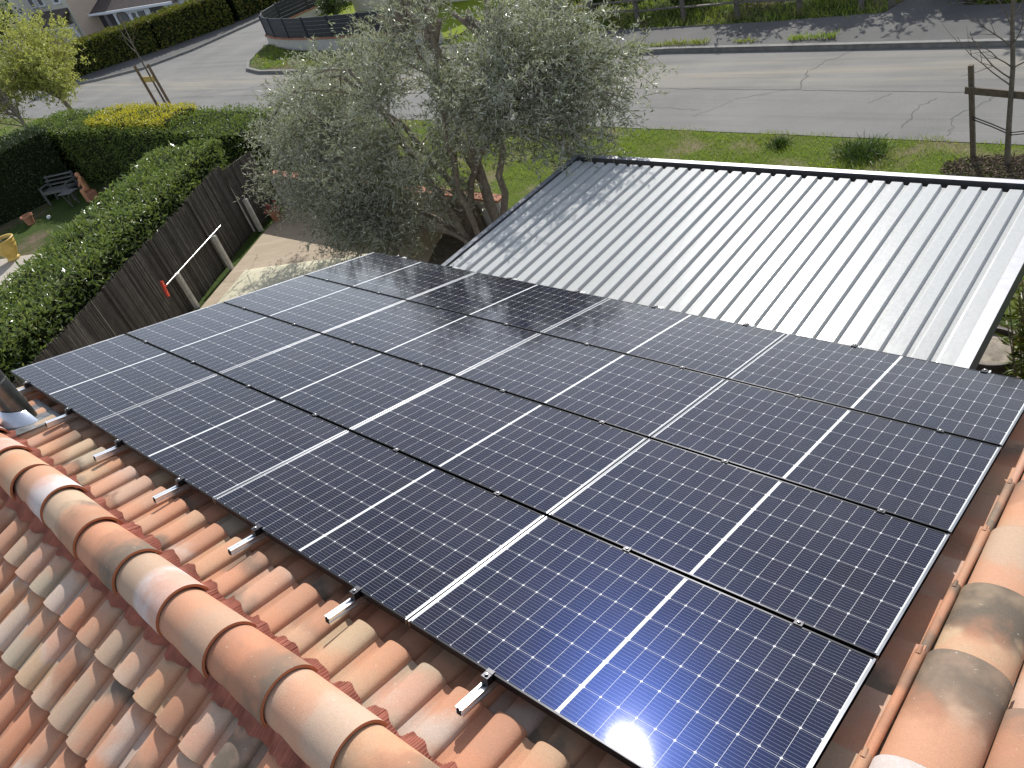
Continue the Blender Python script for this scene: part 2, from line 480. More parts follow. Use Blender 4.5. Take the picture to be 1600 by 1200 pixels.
def kerb(pts, name="kerb", w=.14, h=.115):
    mb = MB()
    L = []
    for i, p in enumerate(pts):
        p = Vector((*p, 0)); a = Vector((*pts[max(i - 1, 0)], 0)); b = Vector((*pts[min(i + 1, len(pts) - 1)], 0))
        d = (b - a).normalized(); nn = Vector((-d.y, d.x, 0))
        L.append((p - nn * w / 2, p + nn * w / 2))
    co = []
    for l, r_ in L: co += [(l.x, l.y, -.02), (l.x, l.y, h), (r_.x, r_.y, h), (r_.x, r_.y, -.02)]
    F = []
    for i in range(len(L) - 1):
        for k in range(3): F.append((i * 4 + k, i * 4 + k + 1, i * 4 + 5 + k, i * 4 + 4 + k))
    F += [(3, 2, 1, 0), tuple(len(co) - 4 + k for k in range(4))]
    mb.add(co, F)
    return tag(mb.build(name, M_kerb), kind="structure")
kerb([(-22.7, 18.58), (-12, 18.98), (-5.2, 19.28), (2.5, 18.94), (60, 16.25)])
kerb([(-31.45, 50), (-31.55, 26), (-30.3, 22.65), (-29.6, 21.25), (-28.8, 19.95), (-27.6, 19.07), (-26, 18.66), (-22.7, 18.58)])
kerb([(-60, 17.2), (-45.5, 17.65), (-42.8, 18.35), (-39.65, 19.85), (-38.15, 22.25), (-37.45, 26.5), (-37.1, 60)])

# ------------------------------------------------------------------ house with its tiled roof
Z0 = 4.6; SL = R(17.0); CS, SN = math.cos(SL), math.sin(SL)
ARR = Matrix.Translation((0, 0, Z0)) @ Matrix.Rotation(-SL, 4, 'X')        # local (u, v, n): v runs down the far slope
VR, NB = -.53, -.185                                                        # ridge line and tile bed in that frame
ridge_y = VR * CS + NB * SN; ridge_z = Z0 - VR * SN + NB * CS
def far_map(P):   # (u, dist down from ridge, n) on the panel slope
    u, d, n = P[:, 0], P[:, 1], P[:, 2]
    return np.c_[u, ridge_y + d * CS + n * SN, ridge_z - d * SN + n * CS]
def near_map(P):
    u, d, n = P[:, 0], P[:, 1], P[:, 2]
    return np.c_[u, ridge_y - d * CS - n * SN, ridge_z - d * SN + n * CS]

PITCH, GAUGE = .2315, .35
house = thing("house", "single storey house in the foreground under a terracotta roll tile roof", "house", (3.6, ridge_y, 0))
wall = MB()
wall.box((3.6, ridge_y, 1.6), (7.7, 8.6, 3.2))
for s in (-.25, 7.45):
    pass
wall.add([(-.25, ridge_y - 4.3, 3.203), (-.25, ridge_y + 4.3, 3.203), (-.25, ridge_y, 4.50), (7.45, ridge_y - 4.3, 3.203), (7.45, ridge_y + 4.3, 3.203), (7.45, ridge_y, 4.50)], [(0, 2, 1), (3, 4, 5), (0, 3, 5, 2), (1, 2, 5, 4)])
wall.build("wall", M_render, house)

def tile_profile(w0, lift, mirror):
    """cross profile across one pitch: a round roll then a flat channel"""
    ts = np.linspace(0, 1, 13)
    roll = [(.004 + (w0) * (.5 - .5 * math.cos(math.pi * t)), lift * (math.sin(math.pi * t)) ** .62) for t in ts]
    chan = [(w0 + .012, .004), (w0 + .034, -.001), (PITCH - .022, .001), (PITCH - .008, .007), (PITCH + .012, .010)]
    P = np.array(roll + chan)
    if mirror: P[:, 0] = PITCH - P[:, 0]
    return P

def roof_tiles(rows, cols, u0, d0, mirror, mapper, name, parent, GAUGE=.35):
    V = []; F = []; tid = []; ts_ = []; tt = []; te = []
    n = 0
    L = .42
    for r in range(rows):
        for c in range(cols):
            up = d0 + r * GAUGE - (L - GAUGE)
            lo = d0 + (r + 1) * GAUGE
            t_id = rng.random()
            jit = rng.normal(0, .0025); jz = rng.normal(0, .0015); jr = rng.normal(0, .004)
            prev = None
            secs = 5
            for k in range(secs + 1):
                s = k / secs
                P = tile_profile(.152 + .016 * s, .044 + .014 * s, mirror)
                lift = .004 + .030 * s
                d = up + (lo - up) * s + jit
                e = 0.0
                for (x, z) in P:
                    V.append((u0 + c * PITCH + x + jr * (s - .5), d, z + lift + jz)); tid.append(t_id); ts_.append(s); tt.append(x / PITCH); te.append(0.0)
            m_ = len(P)
            # end lip
            for (x, z) in P:
                V.append((u0 + c * PITCH + x + jr * .5, lo + jit + .001, z + .034 + jz)); tid.append(t_id); ts_.append(1); tt.append(0); te.append(1.0)
            for (x, z) in P:
                V.append((u0 + c * PITCH + x + jr * .5, lo + jit - .003, z + .034 + jz - .017)); tid.append(t_id); ts_.append(1); tt.append(0); te.append(1.0)
            for k in list(range(secs)) + [secs + 1]:
                for i in range(m_ - 1):
                    a = n + k * m_ + i
                    F.append((a, a + 1, a + 1 + m_, a + m_))
            n = len(V)
    V = np.array(V)
    F = np.array(F)
    # orientation: make the faces look up
    co = mapper(V)
    f0 = F[len(F) // 2]
    nz = np.cross(co[F[3, 1]] - co[F[3, 0]], co[F[3, 3]] - co[F[3, 0]])[2]
    if nz < 0: F = F[:, ::-1].copy()
    me = make_mesh(name, co - np.array(parent.location), F, 50, dict(tid=tid, ts=ts_, tt=tt, te=te))
    return link(name, me, M_tile, parent)

roof_near = roof_tiles(12, 32, -.161, .075, False, near_map, "roof", house)
roof_near["label"] = "sunlit tile slope below the ridge on the near side"
roof_far = roof_tiles(13, 30, .0525, .115, True, far_map, "roof", house, .36)
roof_far["label"] = "tile slope carrying the solar panels"

def half_round(u_a, u_b, r_a, r_b, cz, arc=1.0, thick=.015, lipw=.05, nseg=26, nlen=8, flat=0.0):
    """half round cover tile along +u from u_a (small end) to u_b (big end). returns V(u, y, z), F, ts, te"""
    V = []; F = []; ts_ = []; te = []
    for k in range(nlen + 1):
        s = k / nlen
        u = u_a + (u_b - u_a) * s; r_ = r_a + (r_b - r_a) * s
        for i in range(nseg + 1):
            a = math.pi * (.5 + (i / nseg - .5) * arc)
            V.append((u, math.cos(a) * r_, cz + math.sin(a) * r_ - flat * r_)); ts_.append(s); te.append(0)
    m_ = nseg + 1
    base = len(V)
    for rr, du in ((r_b, .0006), (r_b - thick, .0006), (r_b - thick, -.12)):
        for i in range(nseg + 1):
            a = math.pi * (.5 + (i / nseg - .5) * arc)
            V.append((u_b + du, math.cos(a) * rr, cz + math.sin(a) * rr - flat * r_b)); ts_.append(1); te.append(1)
    for k in list(range(nlen)) + [nlen + 1, nlen + 2]:
        for i in range(nseg):
            a = k * m_ + i
            F.append((a, a + m_, a + m_ + 1, a + 1))
    # long edges thickness
    return np.array(V), np.array(F), ts_, te

def flip_up(co, F):
    nz = np.cross(co[F[:, 1]] - co[F[:, 0]], co[F[:, 3]] - co[F[:, 0]])[:, 2].sum()
    return F if nz > 0 else F[:, ::-1].copy()

# ridge cover tiles, each overlapping the next one towards the camera
rid_tid = [.30, .93, .97, .31, .62, .33, .20, .86, .55, .12, .72, .40, .86, .18, .5]
u = -.10
edges = [.62, 1.14, 1.62, 2.06, 2.56, 3.13, 3.66, 4.17, 4.63, 5.11, 5.60, 6.10, 6.60, 7.10, 7.56]
CZ = ridge_z + .078
prev = .1
def find_tid(want_dark, want_pale):
    while True:
        t_ = rng.random()
        r3 = (t_ * 41.77) % 1
        if want_dark and r3 < .46: return t_
        if want_pale and r3 > .64: return t_
        if not want_dark and not want_pale and .46 < r3 < .64: return t_
for i, e in enumerate(edges):
    pale = i in (1, 2, 4, 7); dark = i in (0, 5, 6, 9, 11)
    V, F, ts_, te = half_round(prev - .07, e, .138, .158, 0)
    j = rng.normal(0, .006, 2)
    co = np.c_[V[:, 0], ridge_y + V[:, 1] + j[0] + (V[:, 0] - e) * rng.normal(0, .012), CZ - .055 + V[:, 2] + (V[:, 0] - prev) * .020]
    F = flip_up(co, F)
    tdv = find_tid(dark, pale)
    me = make_mesh("ridge_tile", co - np.array(house.location), F, 50, dict(tid=np.full(len(V), tdv), ts=ts_, tt=np.zeros(len(V)), te=te))
    rt = link("ridge_tile", me, M_ridge, roof_near)
    prev = e

# pleated terracotta coloured seal under the ridge tiles, draped over the rolls
def seal(mapper, mirror, u0, d_in, d_out, name):
    us = np.arange(.0, 7.6, .0042)
    ds = np.linspace(0, 1, 9)
    prof = tile_profile(.160, .053, mirror)
    prof = prof[np.argsort(prof[:, 0])]
    ph = (us - u0) % PITCH
    zz = np.interp(ph, prof[:, 0], prof[:, 1])
    k = np.ones(15) / 15
    zz = np.convolve(np.pad(zz, 7, mode='edge'), k, 'valid')
    scal = (zz / .053)
    co = np.zeros((len(us), len(ds), 3))
    for j, s in enumerate(ds):
        outer = d_out - .014 * (1 - scal) + .006 * np.sin(us * 31) + .005 * np.sin(us * 77 + 2)
        d = d_in + (outer - d_in) * s
        rip = .0030 * np.sign(np.sin(us * 2 * math.pi / .0126)) * (.15 + .85 * np.clip(s * 1.6, 0, 1))
        co[:, j, 0] = us; co[:, j, 1] = d
        co[:, j, 2] = zz + .030 + .006 + rip + .035 * (1 - s) ** 2 + .008 * np.sin(us * 13 + s) * s * .3
    P = mapper(co.reshape(-1, 3))
    nu, nd = len(us), len(ds)
    idx = np.arange(nu * nd).reshape(nu, nd)
    F = np.stack([idx[:-1, :-1], idx[1:, :-1], idx[1:, 1:], idx[:-1, 1:]], -1).reshape(-1, 4)
    F = flip_up(P, F)
    return link(name, make_mesh(name, P - np.array(house.location), F, 60), M_seal, roof_far if mirror else roof_near)
seal(near_map, False, -.161, .05, .195, "ridge_seal")
seal(far_map, True, .0525, .05, .18, "ridge_seal")

# verge cover tiles along the right hand edge, two rolls wide
def verge(uc, r_, d_list, sgn_tid, nz=.0, first=True):
    for i in range(len(d_list) - 1):
        a, b = d_list[i] , d_list[i + 1]
        V, F, ts_, te = half_round(a - .08, b, r_ * .94, r_, 0, arc=.92)
        Pl = np.c_[uc + V[:, 1], V[:, 0], V[:, 2] * .62 - .02 + nz + (V[:, 0] - a) * .055]
        co = far_map(Pl)
        F2 = flip_up(co, F)
        me = make_mesh("verge_tile", co - np.array(house.location), F2, 50, dict(tid=np.full(len(V), find_tid(i in (0, 2, 3, 5), i in (1,))), ts=ts_, tt=np.zeros(len(V)), te=te))
        link("verge_tile", me, M_ridge, roof_far)
dl = [.16, .68, 1.20, 1.86, 2.40, 2.95, 3.5, 4.05, 4.6]
verge(7.345, .165, dl, 0, .024)
pv = []; pf = []; pt = []; ps = []
for r in range(14):
    a_, b_ = .115 + r * .36 - .05, .115 + (r + 1) * .36
    tv = find_tid(r % 3 == 1, False)
    base_ = len(pv)
    for k in range(5):
        q = k / 4; d_ = a_ + (b_ - a_) * q
        for uu, nn in ((6.955, .012), (7.00, .004), (7.10, .004), (7.135, .010), (7.165, .022)): pv.append((uu, d_, nn + .004 + .026 * q)); pt.append(tv); ps.append(q)
    for uu, nn in ((6.955, .012), (7.00, .004), (7.10, .004), (7.135, .010), (7.165, .022)): pv.append((uu, b_, nn + .012)); pt.append(tv); ps.append(1)
    for k in range(5):
        for i in range(4):
            a = base_ + k * 5 + i; pf.append((a, a + 1, a + 6, a + 5))
pco = far_map(np.array(pv)); pF = flip_up(pco, np.array(pf))
link("verge_pan", make_mesh("verge_pan", pco - np.array(house.location), pF, 40, dict(tid=pt, ts=ps, tt=np.zeros(len(pv)), te=np.zeros(len(pv)))), M_tile, roof_far)
verge(7.66, .165, [d - .12 for d in dl], 0, -.01)
# narrow upstand roll with nibs between panels and verge
mb = MB()
for i, d in enumerate(dl[:-1]):
    a, b = d - .03, dl[i + 1]
    P = far_map(np.array([(7.160, a, .026), (7.156, b, .046)]))
    mb.tube([tuple(p) for p in P], [.020, .024], 10)
    P = far_map(np.array([(7.154, b - .03, .060), (7.152, b + .012, .072)]))
    mb.tube([tuple(p) for p in P], [.013, .009], 8)
co = np.array([tuple(c) for c in mb.v])
me = make_mesh("verge_upstand", co - np.array(house.location), mb.f, 50, dict(tid=np.repeat(rng.random(len(co) // 36 + 1), 36)[:len(co)], ts=rng.random(len(co)) * .0 + .5, tt=np.zeros(len(co)), te=np.zeros(len(co))))
link("verge_upstand", me, M_tile, roof_far)

# ------------------------------------------------------------------ solar panels, rails and clamps
PU, PV_ = 1.765, 1.045
PW, PH = 1.757, 1.024
fl = MB()
FT = .012
def panel_meshes():
    glass = make_mesh("cell_glass", [(-PW / 2 + FT, -PH / 2 + FT, -.0015), (PW / 2 - FT, -PH / 2 + FT, -.0015), (PW / 2 - FT, PH / 2 - FT, -.0015), (-PW / 2 + FT, PH / 2 - FT, -.0015)], [(0, 1, 2, 3)])
    glass.materials.append(M_cells)
    out = {}
    for nm, mt, boxes in (("frame_rail", M_frame_long, [((0, s * (PH / 2 - FT / 2), -.0175), (PW - 2 * FT, FT, .035)) for s in (-1, 1)]),
                          ("frame_end", M_frame_short, [((s * (PW / 2 - FT / 2), 0, -.0175), (FT, PH, .035)) for s in (-1, 1)])):
        for k, (c, sz) in enumerate(boxes):
            b = MB(); b.box(c, sz, bev=.0012)
            me = make_mesh(nm, np.array([tuple(x) for x in b.v]), b.f, 40); me.materials.append(mt); out[(nm, k)] = me
    b = MB(); b.box((0, 0, -.012), (PW - 2 * FT - .002, PH - 2 * FT - .002, .006))
    bk = make_mesh("back_sheet", np.array([tuple(x) for x in b.v]), b.f); bk.materials.append(M_black)
    j = MB(); j.box((0, PH / 2 - .12, -.024), (.10, .08, .016), bev=.003)
    jb = make_mesh("junction_box", np.array([tuple(x) for x in j.v]), j.f); jb.materials.append(M_black)
    return glass, out, bk, jb
g_me, f_me, bk_me, jb_me = panel_meshes()
rows = ["row beside the ridge", "second row below the ridge", "third row below the ridge", "lowest row by the eaves"]
cols = ["end by the flue", "second from the flue", "third from the flue", "end by the verge tiles"]
for r in range(4):
    for c in range(4):
        M = ARR @ Matrix.Translation((PU * (c + .5), PV_ * (r + .5), 0))
        t_ = thing("solar_panel", "black solar panel in the %s, %s" % (rows[r], cols[c]), "solar panel", group="solar panels on the tiled roof", mat=M)
        for (nm, k), me in f_me.items(): link(nm, me, None, t_)
        link("cell_glass", g_me, None, t_)
        link("back_sheet", bk_me, None, t_)

rail_prof = [(-.020, -.020), (.020, -.020), (.020, -.006), (.013, -.004), (.013, .003), (.020, .005), (.020, .020), (.009, .020), (.007, .011), (-.007, .011), (-.009, .020), (-.020, .020), (-.020, .005), (-.013, .003), (-.013, -.004), (-.020, -.006)]
ords = ["first", "second", "third", "fourth", "fifth", "sixth", "seventh", "eighth"]
rail_me = None
for k in range(8):
    uu = .44 + .8975 * k
    M = ARR @ Matrix.Translation((uu, 0, 0))
    t_ = thing("mounting_rail", "%s aluminium mounting rail from the flue pipe, running under the black panels" % ords[k], "mounting rail", group="mounting rails under the panels", mat=M)
    if rail_me is None:
        b = MB(); b.extrude([(x, z - .0575) for x, z in rail_prof], -.185, 4.30)
        rail_me = make_mesh("rail", np.array([tuple(x) for x in b.v]), b.f); rail_me.materials.append(M_alu)
        b = MB(); b.box((0, -.186, -.058), (.024, .004, .024)); b.box((0, -.1861, -.041), (.010, .004, .010))  # black plates on the solid end stand for shade inside the hollow rail
        hol_me = make_mesh("opening_shade", np.array([tuple(x) for x in b.v]), b.f); hol_me.materials.append(M_black)
        b = MB()
        b.box((0, 0, .0035), (.040, .034, .005), bev=.001); b.box((0, 0, -.018), (.034, .014, .036))
        cl_me = make_mesh("clamp", np.array([tuple(x) for x in b.v]), b.f); cl_me.materials.append(M_clamp)
        b = MB(); b.lathe([(.0085, .006), (.0085, .012), (.007, .013), (.0045, .013), (.0045, .008)], n=12)
        bo_me = make_mesh("bolt", np.array([tuple(x) for x in b.v]), b.f, 40); bo_me.materials.append(M_bolt)
        b = MB(); b.box((0, -.019, -.017), (.040, .034, .042), bev=.002); b.box((0, .006, .0035), (.040, .022, .005), bev=.001)
        ec_me = make_mesh("end_clamp", np.array([tuple(x) for x in b.v]), b.f); ec_me.materials.append(M_clamp)
        b = MB(); b.box((0, 0, -.085), (.03, .06, .03)); b.box((0, .03, -.115), (.03, .006, .09)); b.box((0, .10, -.155), (.03, .14, .006))
        hk_me = make_mesh("roof_hook", np.array([tuple(x) for x in b.v]), b.f); hk_me.materials.append(M_alu)
    ro = link("rail", rail_me, None, t_)
    link("opening_shade", hol_me, None, ro)
    for q in range(5):
        o = link("end_clamp" if q in (0, 4) else "clamp", ec_me if q in (0, 4) else cl_me, None, t_)
        o.location = (0, PV_ * q + (.0 if q else .008) - (.012 if q == 4 else 0), 0)
        if q == 4: o.rotation_euler = (0, 0, math.pi)
        bo = link("bolt", bo_me, None, o); bo.location = (0, -.018 if q in (0, 4) else 0, 0)
    for v in (.25, 1.6, 2.9, 4.0):
        o = link("roof_hook", hk_me, None, t_); o.location = (0, v, 0)

# ------------------------------------------------------------------ flue pipe with flashing, terracotta pot beside it
M_flue = metal("galvanised flue", (.17, .175, .165), .42, var=.35, scale=7)
M_lead = metal("bright flashing", (.80, .83, .88), .28)
fx_, fy_ = .90, -.235
fz = Z0 - .02
flue = thing("flue_pipe", "dark grey metal flue pipe rising beside the corner of the panels", "flue pipe", (fx_, fy_, fz))
b = MB(); b.lathe([(.095, -.25), (.095, .62), (.098, .625), (.098, .65), (.095, .655), (.095, 1.6)], (fx_, fy_, fz), 40); b.build("pipe", M_flue, flue, 40)
# sloping flashing strip around the foot
V = []; F = []
N_ = 22
for i in range(N_ + 1):
    a = -math.pi * .98 + (math.pi * 1.08) * i / N_
    for (rr, dz) in ((.100, .110), (.118, .100), (.178, -.010), (.186, -.018)):
        V.append((fx_ + rr * math.cos(a), fy_ + rr * math.sin(a), fz + dz - .05 * (1 + math.sin(a)) + .02))
for i in range(N_):
    for k in range(3):
        a = i * 4 + k
        F.append((a, a + 4, a + 5, a + 1))
b = MB().add(V, F); b.build("flashing_collar", M_lead, flue, 40)
b = MB()
P2 = far_map(np.array([(.60, .13, .072), (1.19, .13, .072), (1.19, .52, .080), (.60, .52, .080)]))
b.add([tuple(p) for p in P2], [(0, 1, 2, 3)])
b.build("flashing_apron", metal("dull lead", (.20, .20, .20), .5, var=.3), flue)
b = MB(); b.lathe([(.0945, .33), (.0995, .345), (.0945, .36)], (fx_, fy_, fz), 40); b.build("joint_ring", M_flue, flue, 40)

pot_c = thing("chimney_pot", "terracotta round chimney pot just left of the metal flue", "chimney pot", (.52, fy_ - .10, fz))
V = MB(); V.lathe([(.125, -.3), (.125, .05), (.132, .07), (.132, .10), (.11, .12), (.105, .62), (.12, .64), (.12, .70), (.095, .70), (.092, .5)], tuple(pot_c.location), 36)
co = np.array([tuple(c) for c in V.v]) - np.array(pot_c.location)
me = make_mesh("pot", co, V.f, 40, dict(tid=np.full(len(co), .05), ts=np.clip(co[:, 2], 0, 1), tt=np.zeros(len(co)), te=np.zeros(len(co))))
link("pot", me, M_tile, pot_c)
V = MB(); V.box((.52, fy_ - .10, fz - .16), (.34, .34, .24), bev=.02); V.build("mortar_base", M_render, pot_c)

# ------------------------------------------------------------------ carport
def roofsheet():
    t = NT("white metal sheet")
    c = t.coord()
    f = t.noise(t.mapping(c, (1, .35, 1)), 1.3, 6, .65); f2 = t.noise(c, 28, 5, .7)
    col = t.ramp(f2, [(.3, (.45, .46, .45)), (.7, (.51, .52, .51))])
    # grey mottling, fading out from the left edge by the tree
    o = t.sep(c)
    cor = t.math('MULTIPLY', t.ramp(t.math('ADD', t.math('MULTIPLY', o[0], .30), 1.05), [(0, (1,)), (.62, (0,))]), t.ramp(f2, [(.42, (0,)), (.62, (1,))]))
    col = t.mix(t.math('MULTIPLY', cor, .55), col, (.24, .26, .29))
    col = t.mix(t.math('MULTIPLY', t.ramp(f, [(.5, (0,)), (.75, (1,))]), .3), col, (.36, .36, .35))
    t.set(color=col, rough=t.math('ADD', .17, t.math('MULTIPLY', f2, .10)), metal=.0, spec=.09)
    t.bump(t.math('ADD', t.math('MULTIPLY', f, .8), t.math('MULTIPLY', t.noise(c, 5, 3), .6)), .25, .012)
    return t.m
M_sheet = roofsheet()
X0, X1, Y0, Y1, ZC = .0, 6.43, 3.75, 8.13, 2.6
cp = thing("carport", "flat carport with ribbed white metal roof and dark grey edge frame", "carport", ((X0 + X1) / 2, (Y0 + Y1) / 2, 0))
prof = []
x = X0 + .10
np_ = 30
pw = (X1 - X0 - .36) / np_
prof.append((x, ZC - .02))
for i in range(np_):
    # broad pan, small upstand rib with a shadow groove
    prof += [(x + .006, ZC - .002), (x + pw - .080, ZC - .002), (x + pw - .068, ZC - .040), (x + pw - .018, ZC - .040), (x + pw - .003, ZC - .004)]
    x += pw
prof += [(X1 - .25, ZC - .002), (X1 - .112, ZC + .004)]
co = [(px, Y0, pz) for px, pz in prof] + [(px, Y1 - .17, pz) for px, pz in prof]
n = len(prof)
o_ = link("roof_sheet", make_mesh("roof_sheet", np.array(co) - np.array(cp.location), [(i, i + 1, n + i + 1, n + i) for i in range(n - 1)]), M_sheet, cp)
b = MB()
for a_, c_, s_ in (("l", (X0 + .045, (Y0 + Y1) / 2, ZC - .085), (.09, Y1 - Y0, .20)), ("t", ((X0 + X1) / 2, Y1 - .045, ZC - .083), (X1 - X0 - .182, .09, .20)), ("b", ((X0 + X1) / 2, Y0 + .045, ZC - .16), (X1 - X0 - .182, .09, .16))):
    bb = MB(); bb.box(c_, s_, bev=.004); bb.build("edge_beam", M_anthra, cp)
M_light = metal("light grey capping", (.27, .275, .30), .45, m=.25)
bb = MB(); bb.box((X1 - .045, (Y0 + Y1) / 2, ZC - .085), (.09, Y1 - Y0, .20), bev=.004); bb.build("edge_beam", M_anthra, cp)
bb = MB(); bb.box((X1 - .058, (Y0 + Y1) / 2, ZC + .020), (.115, Y1 - Y0 - .004, .006), bev=.001); bb.build("edge_capping", M_light, cp)
bb = MB(); bb.box(((X0 + X1) / 2, Y1 - .040, ZC + .022), (X1 - X0 - .24, .085, .005), bev=.001); bb.build("edge_capping", M_light, cp)
bb = MB(); bb.box((X0 + .042, (Y0 + Y1) / 2, ZC + .020), (.084, Y1 - Y0 - .004, .005), bev=.001); bb.build("edge_capping", simple("weathered grey capping", (.16, .17, .19), .5, var=.4, scale=16), cp)
for px, py in ((X0 + .06, Y1 - .06), (X1 - .06, Y1 - .06), (X0 + .06, Y0 + .06), (X1 - .06, Y0 + .06)):
    bb = MB(); bb.box((px, py, 1.2), (.09, .09, 2.42), bev=.005); bb.build("post", M_anthra, cp)
sheet("driveway", [(-.6, 3.6), (8.5, 3.6), (8.5, 9.0), (-.9, 9.0)], -.008, asphalt("drive gravel", (.10, .085, .065), (.17, .14, .11), False))

# ------------------------------------------------------------------ foliage helpers
def norm(a): return a / np.maximum(np.linalg.norm(a, axis=-1, keepdims=True), 1e-9)
def leaf_mesh(name, pos, dr, L, W, up=None, droop=.15, fold=.12):
    n = len(pos)
    dr = norm(dr)
    if up is None: up = rng.normal(0, 1, (n, 3)) + np.array([0, 0, .6])
    side = norm(np.cross(dr, up)); nr = np.cross(side, dr)
    L = np.broadcast_to(L, (n,))[:, None]; W = np.broadcast_to(W, (n,))[:, None]
    mid = pos + dr * L * .45
    a = mid + side * W * .5 + nr * W * fold; b_ = mid - side * W * .5 + nr * W * fold
    tip = pos + dr * L - nr * L * droop
    co = np.stack([pos, a, tip, b_], 1).reshape(-1, 3)
    i = np.arange(n)[:, None] * 4
    F = np.concatenate([i, i + 1, i + 2, i + 3], 1)
    return co, F
def leaf_obj(name, pos, dr, L, W, mat, parent=None, up=None, droop=.15, fold=.12):
    co, F = leaf_mesh(name, pos, dr, L, W, up, droop, fold)
    if parent is not None:
        co = co - np.array(parent.location)
    return link(name, make_mesh(name, co, F), mat, parent)

M_bark = simple("bark", (.20, .165, .125), .9, var=.4, scale=14, bump=.6, bscale=40)
M_twig = simple("grey twig", (.20, .175, .14), .85, var=.3, scale=20)
def bez(a, b, bend, n=8, rise=.3):
    a = np.array(a, float); b = np.array(b, float)
    mid = (a + b) / 2 + np.array(bend)
    t = np.linspace(0, 1, n)[:, None]
    return (1 - t) ** 2 * a + 2 * t * (1 - t) * mid + t ** 2 * b

def hedge(name, label, cat, path, width, height, mat, dens, L, W, coremat, lump=.12, z0=0.0, group=None, sides=(1, 1)):
    """clipped hedge along a polyline: leaves over a lumpy box, dark twiggy core inside"""
    path = np.array(path, float)
    seg = np.diff(path, axis=0); ln = np.linalg.norm(seg, axis=1); tot = ln.sum()
    root = thing(name, label, cat, (*path.mean(0), z0), group)
    area = tot * (width + 2 * height) + 2 * width * height
    n = int(area * dens)
    s = rng.random(n) * tot
    cum = np.r_[0, np.cumsum(ln)]
    k = np.clip(np.searchsorted(cum, s, side='right') - 1, 0, len(ln) - 1)
    t = (s - cum[k]) / ln[k]
    d = norm(seg)[k]; nn = np.c_[-d[:, 1], d[:, 0]]
    base = path[k] + seg[k] * t[:, None]
    q = rng.random(n) * (width + 2 * height)
    off = np.where(q < width, q - width / 2, np.where(q < width + height, -width / 2, width / 2))
    hh = np.where(q < width, height, np.where(q < width + height, q - width, q - width - height))
    nr = np.zeros((n, 3))
    top = q < width
    nr[top] = (0, 0, 1)
    lf = (q >= width) & (q < width + height); rt = q >= width + height
    nr[lf, :2] = -nn[lf]; nr[rt, :2] = nn[rt]
    # ends
    en = rng.random(n) < (2 * width * height) / area
    e2 = rng.random(n) < .5
    base[en] = np.where(e2[en, None], path[0], path[-1]); d0, d1 = norm(seg)[0], norm(seg)[-1]
    dd = np.where(e2[en, None], -d0, d1); nne = np.c_[-dd[:, 1], dd[:, 0]]
    off2 = (rng.random(en.sum()) - .5) * width
    px = base + nn * off[:, None]
    px[en] = base[en] + nne * off2[:, None]; hh[en] = rng.random(en.sum()) * height; nr[en] = np.c_[dd, np.zeros(len(dd))]
    P = np.c_[px, hh + z0]
    # round the shoulders
    lump_v = np.sin(P[:, 0] * 2.1 + P[:, 2] * 1.7) * np.sin(P[:, 1] * 2.6 + 1.3) + .6 * np.sin(P[:, 0] * 5.3 + 1) * np.sin(P[:, 1] * 4.7 + P[:, 2] * 5)
    P = P + nr * (lump_v * lump * .5)[:, None] - nr * (np.abs(rng.normal(0, 1, n)) * lump * .8)[:, None]
    e_top = top & (np.abs(off) > width * .36); P[e_top, 2] -= (np.abs(off[e_top]) - width * .36) * .9 * .5
    wild = rng.random(n) < .012
    P[wild] += nr[wild] * rng.random(wild.sum())[:, None] * .16
    dr = nr * .55 + rng.normal(0, .55, (n, 3)) + np.array([0, 0, .18])
    up = nr + rng.normal(0, .45, (n, 3))
    leaf_obj("foliage", P, dr, L * (.7 + .6 * rng.random(n)), W * (.75 + .5 * rng.random(n)), mat, root, up)
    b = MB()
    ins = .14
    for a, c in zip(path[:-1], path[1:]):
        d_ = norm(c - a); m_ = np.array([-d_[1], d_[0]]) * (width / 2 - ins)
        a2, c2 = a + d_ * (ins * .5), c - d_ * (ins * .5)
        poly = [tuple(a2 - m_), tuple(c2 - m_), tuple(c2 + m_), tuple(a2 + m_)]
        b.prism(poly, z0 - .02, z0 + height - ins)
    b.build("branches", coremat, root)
    return root

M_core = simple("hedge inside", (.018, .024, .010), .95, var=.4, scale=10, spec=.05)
M_laurel = leaf_mat("laurel leaf", (.080, .130, .024), (.22, .275, .080), rough=.27, trans=.3, spec=.6, dead=(.34, .35, .12))
M_laurel2 = leaf_mat("photinia leaf", (.075, .125, .018), (.20, .26, .055), rough=.42, trans=.3, spec=.45)
M_gold = leaf_mat("golden privet leaf", (.36, .34, .025), (.58, .50, .05), rough=.45, trans=.3)
M_thuja = leaf_mat("thuja spray", (.055, .080, .012), (.18, .18, .025), rough=.6, trans=.3, dead=(.26, .17, .05))
M_dark = leaf_mat("dark evergreen leaf", (.02, .04, .012), (.055, .085, .025), rough=.5, trans=.15)

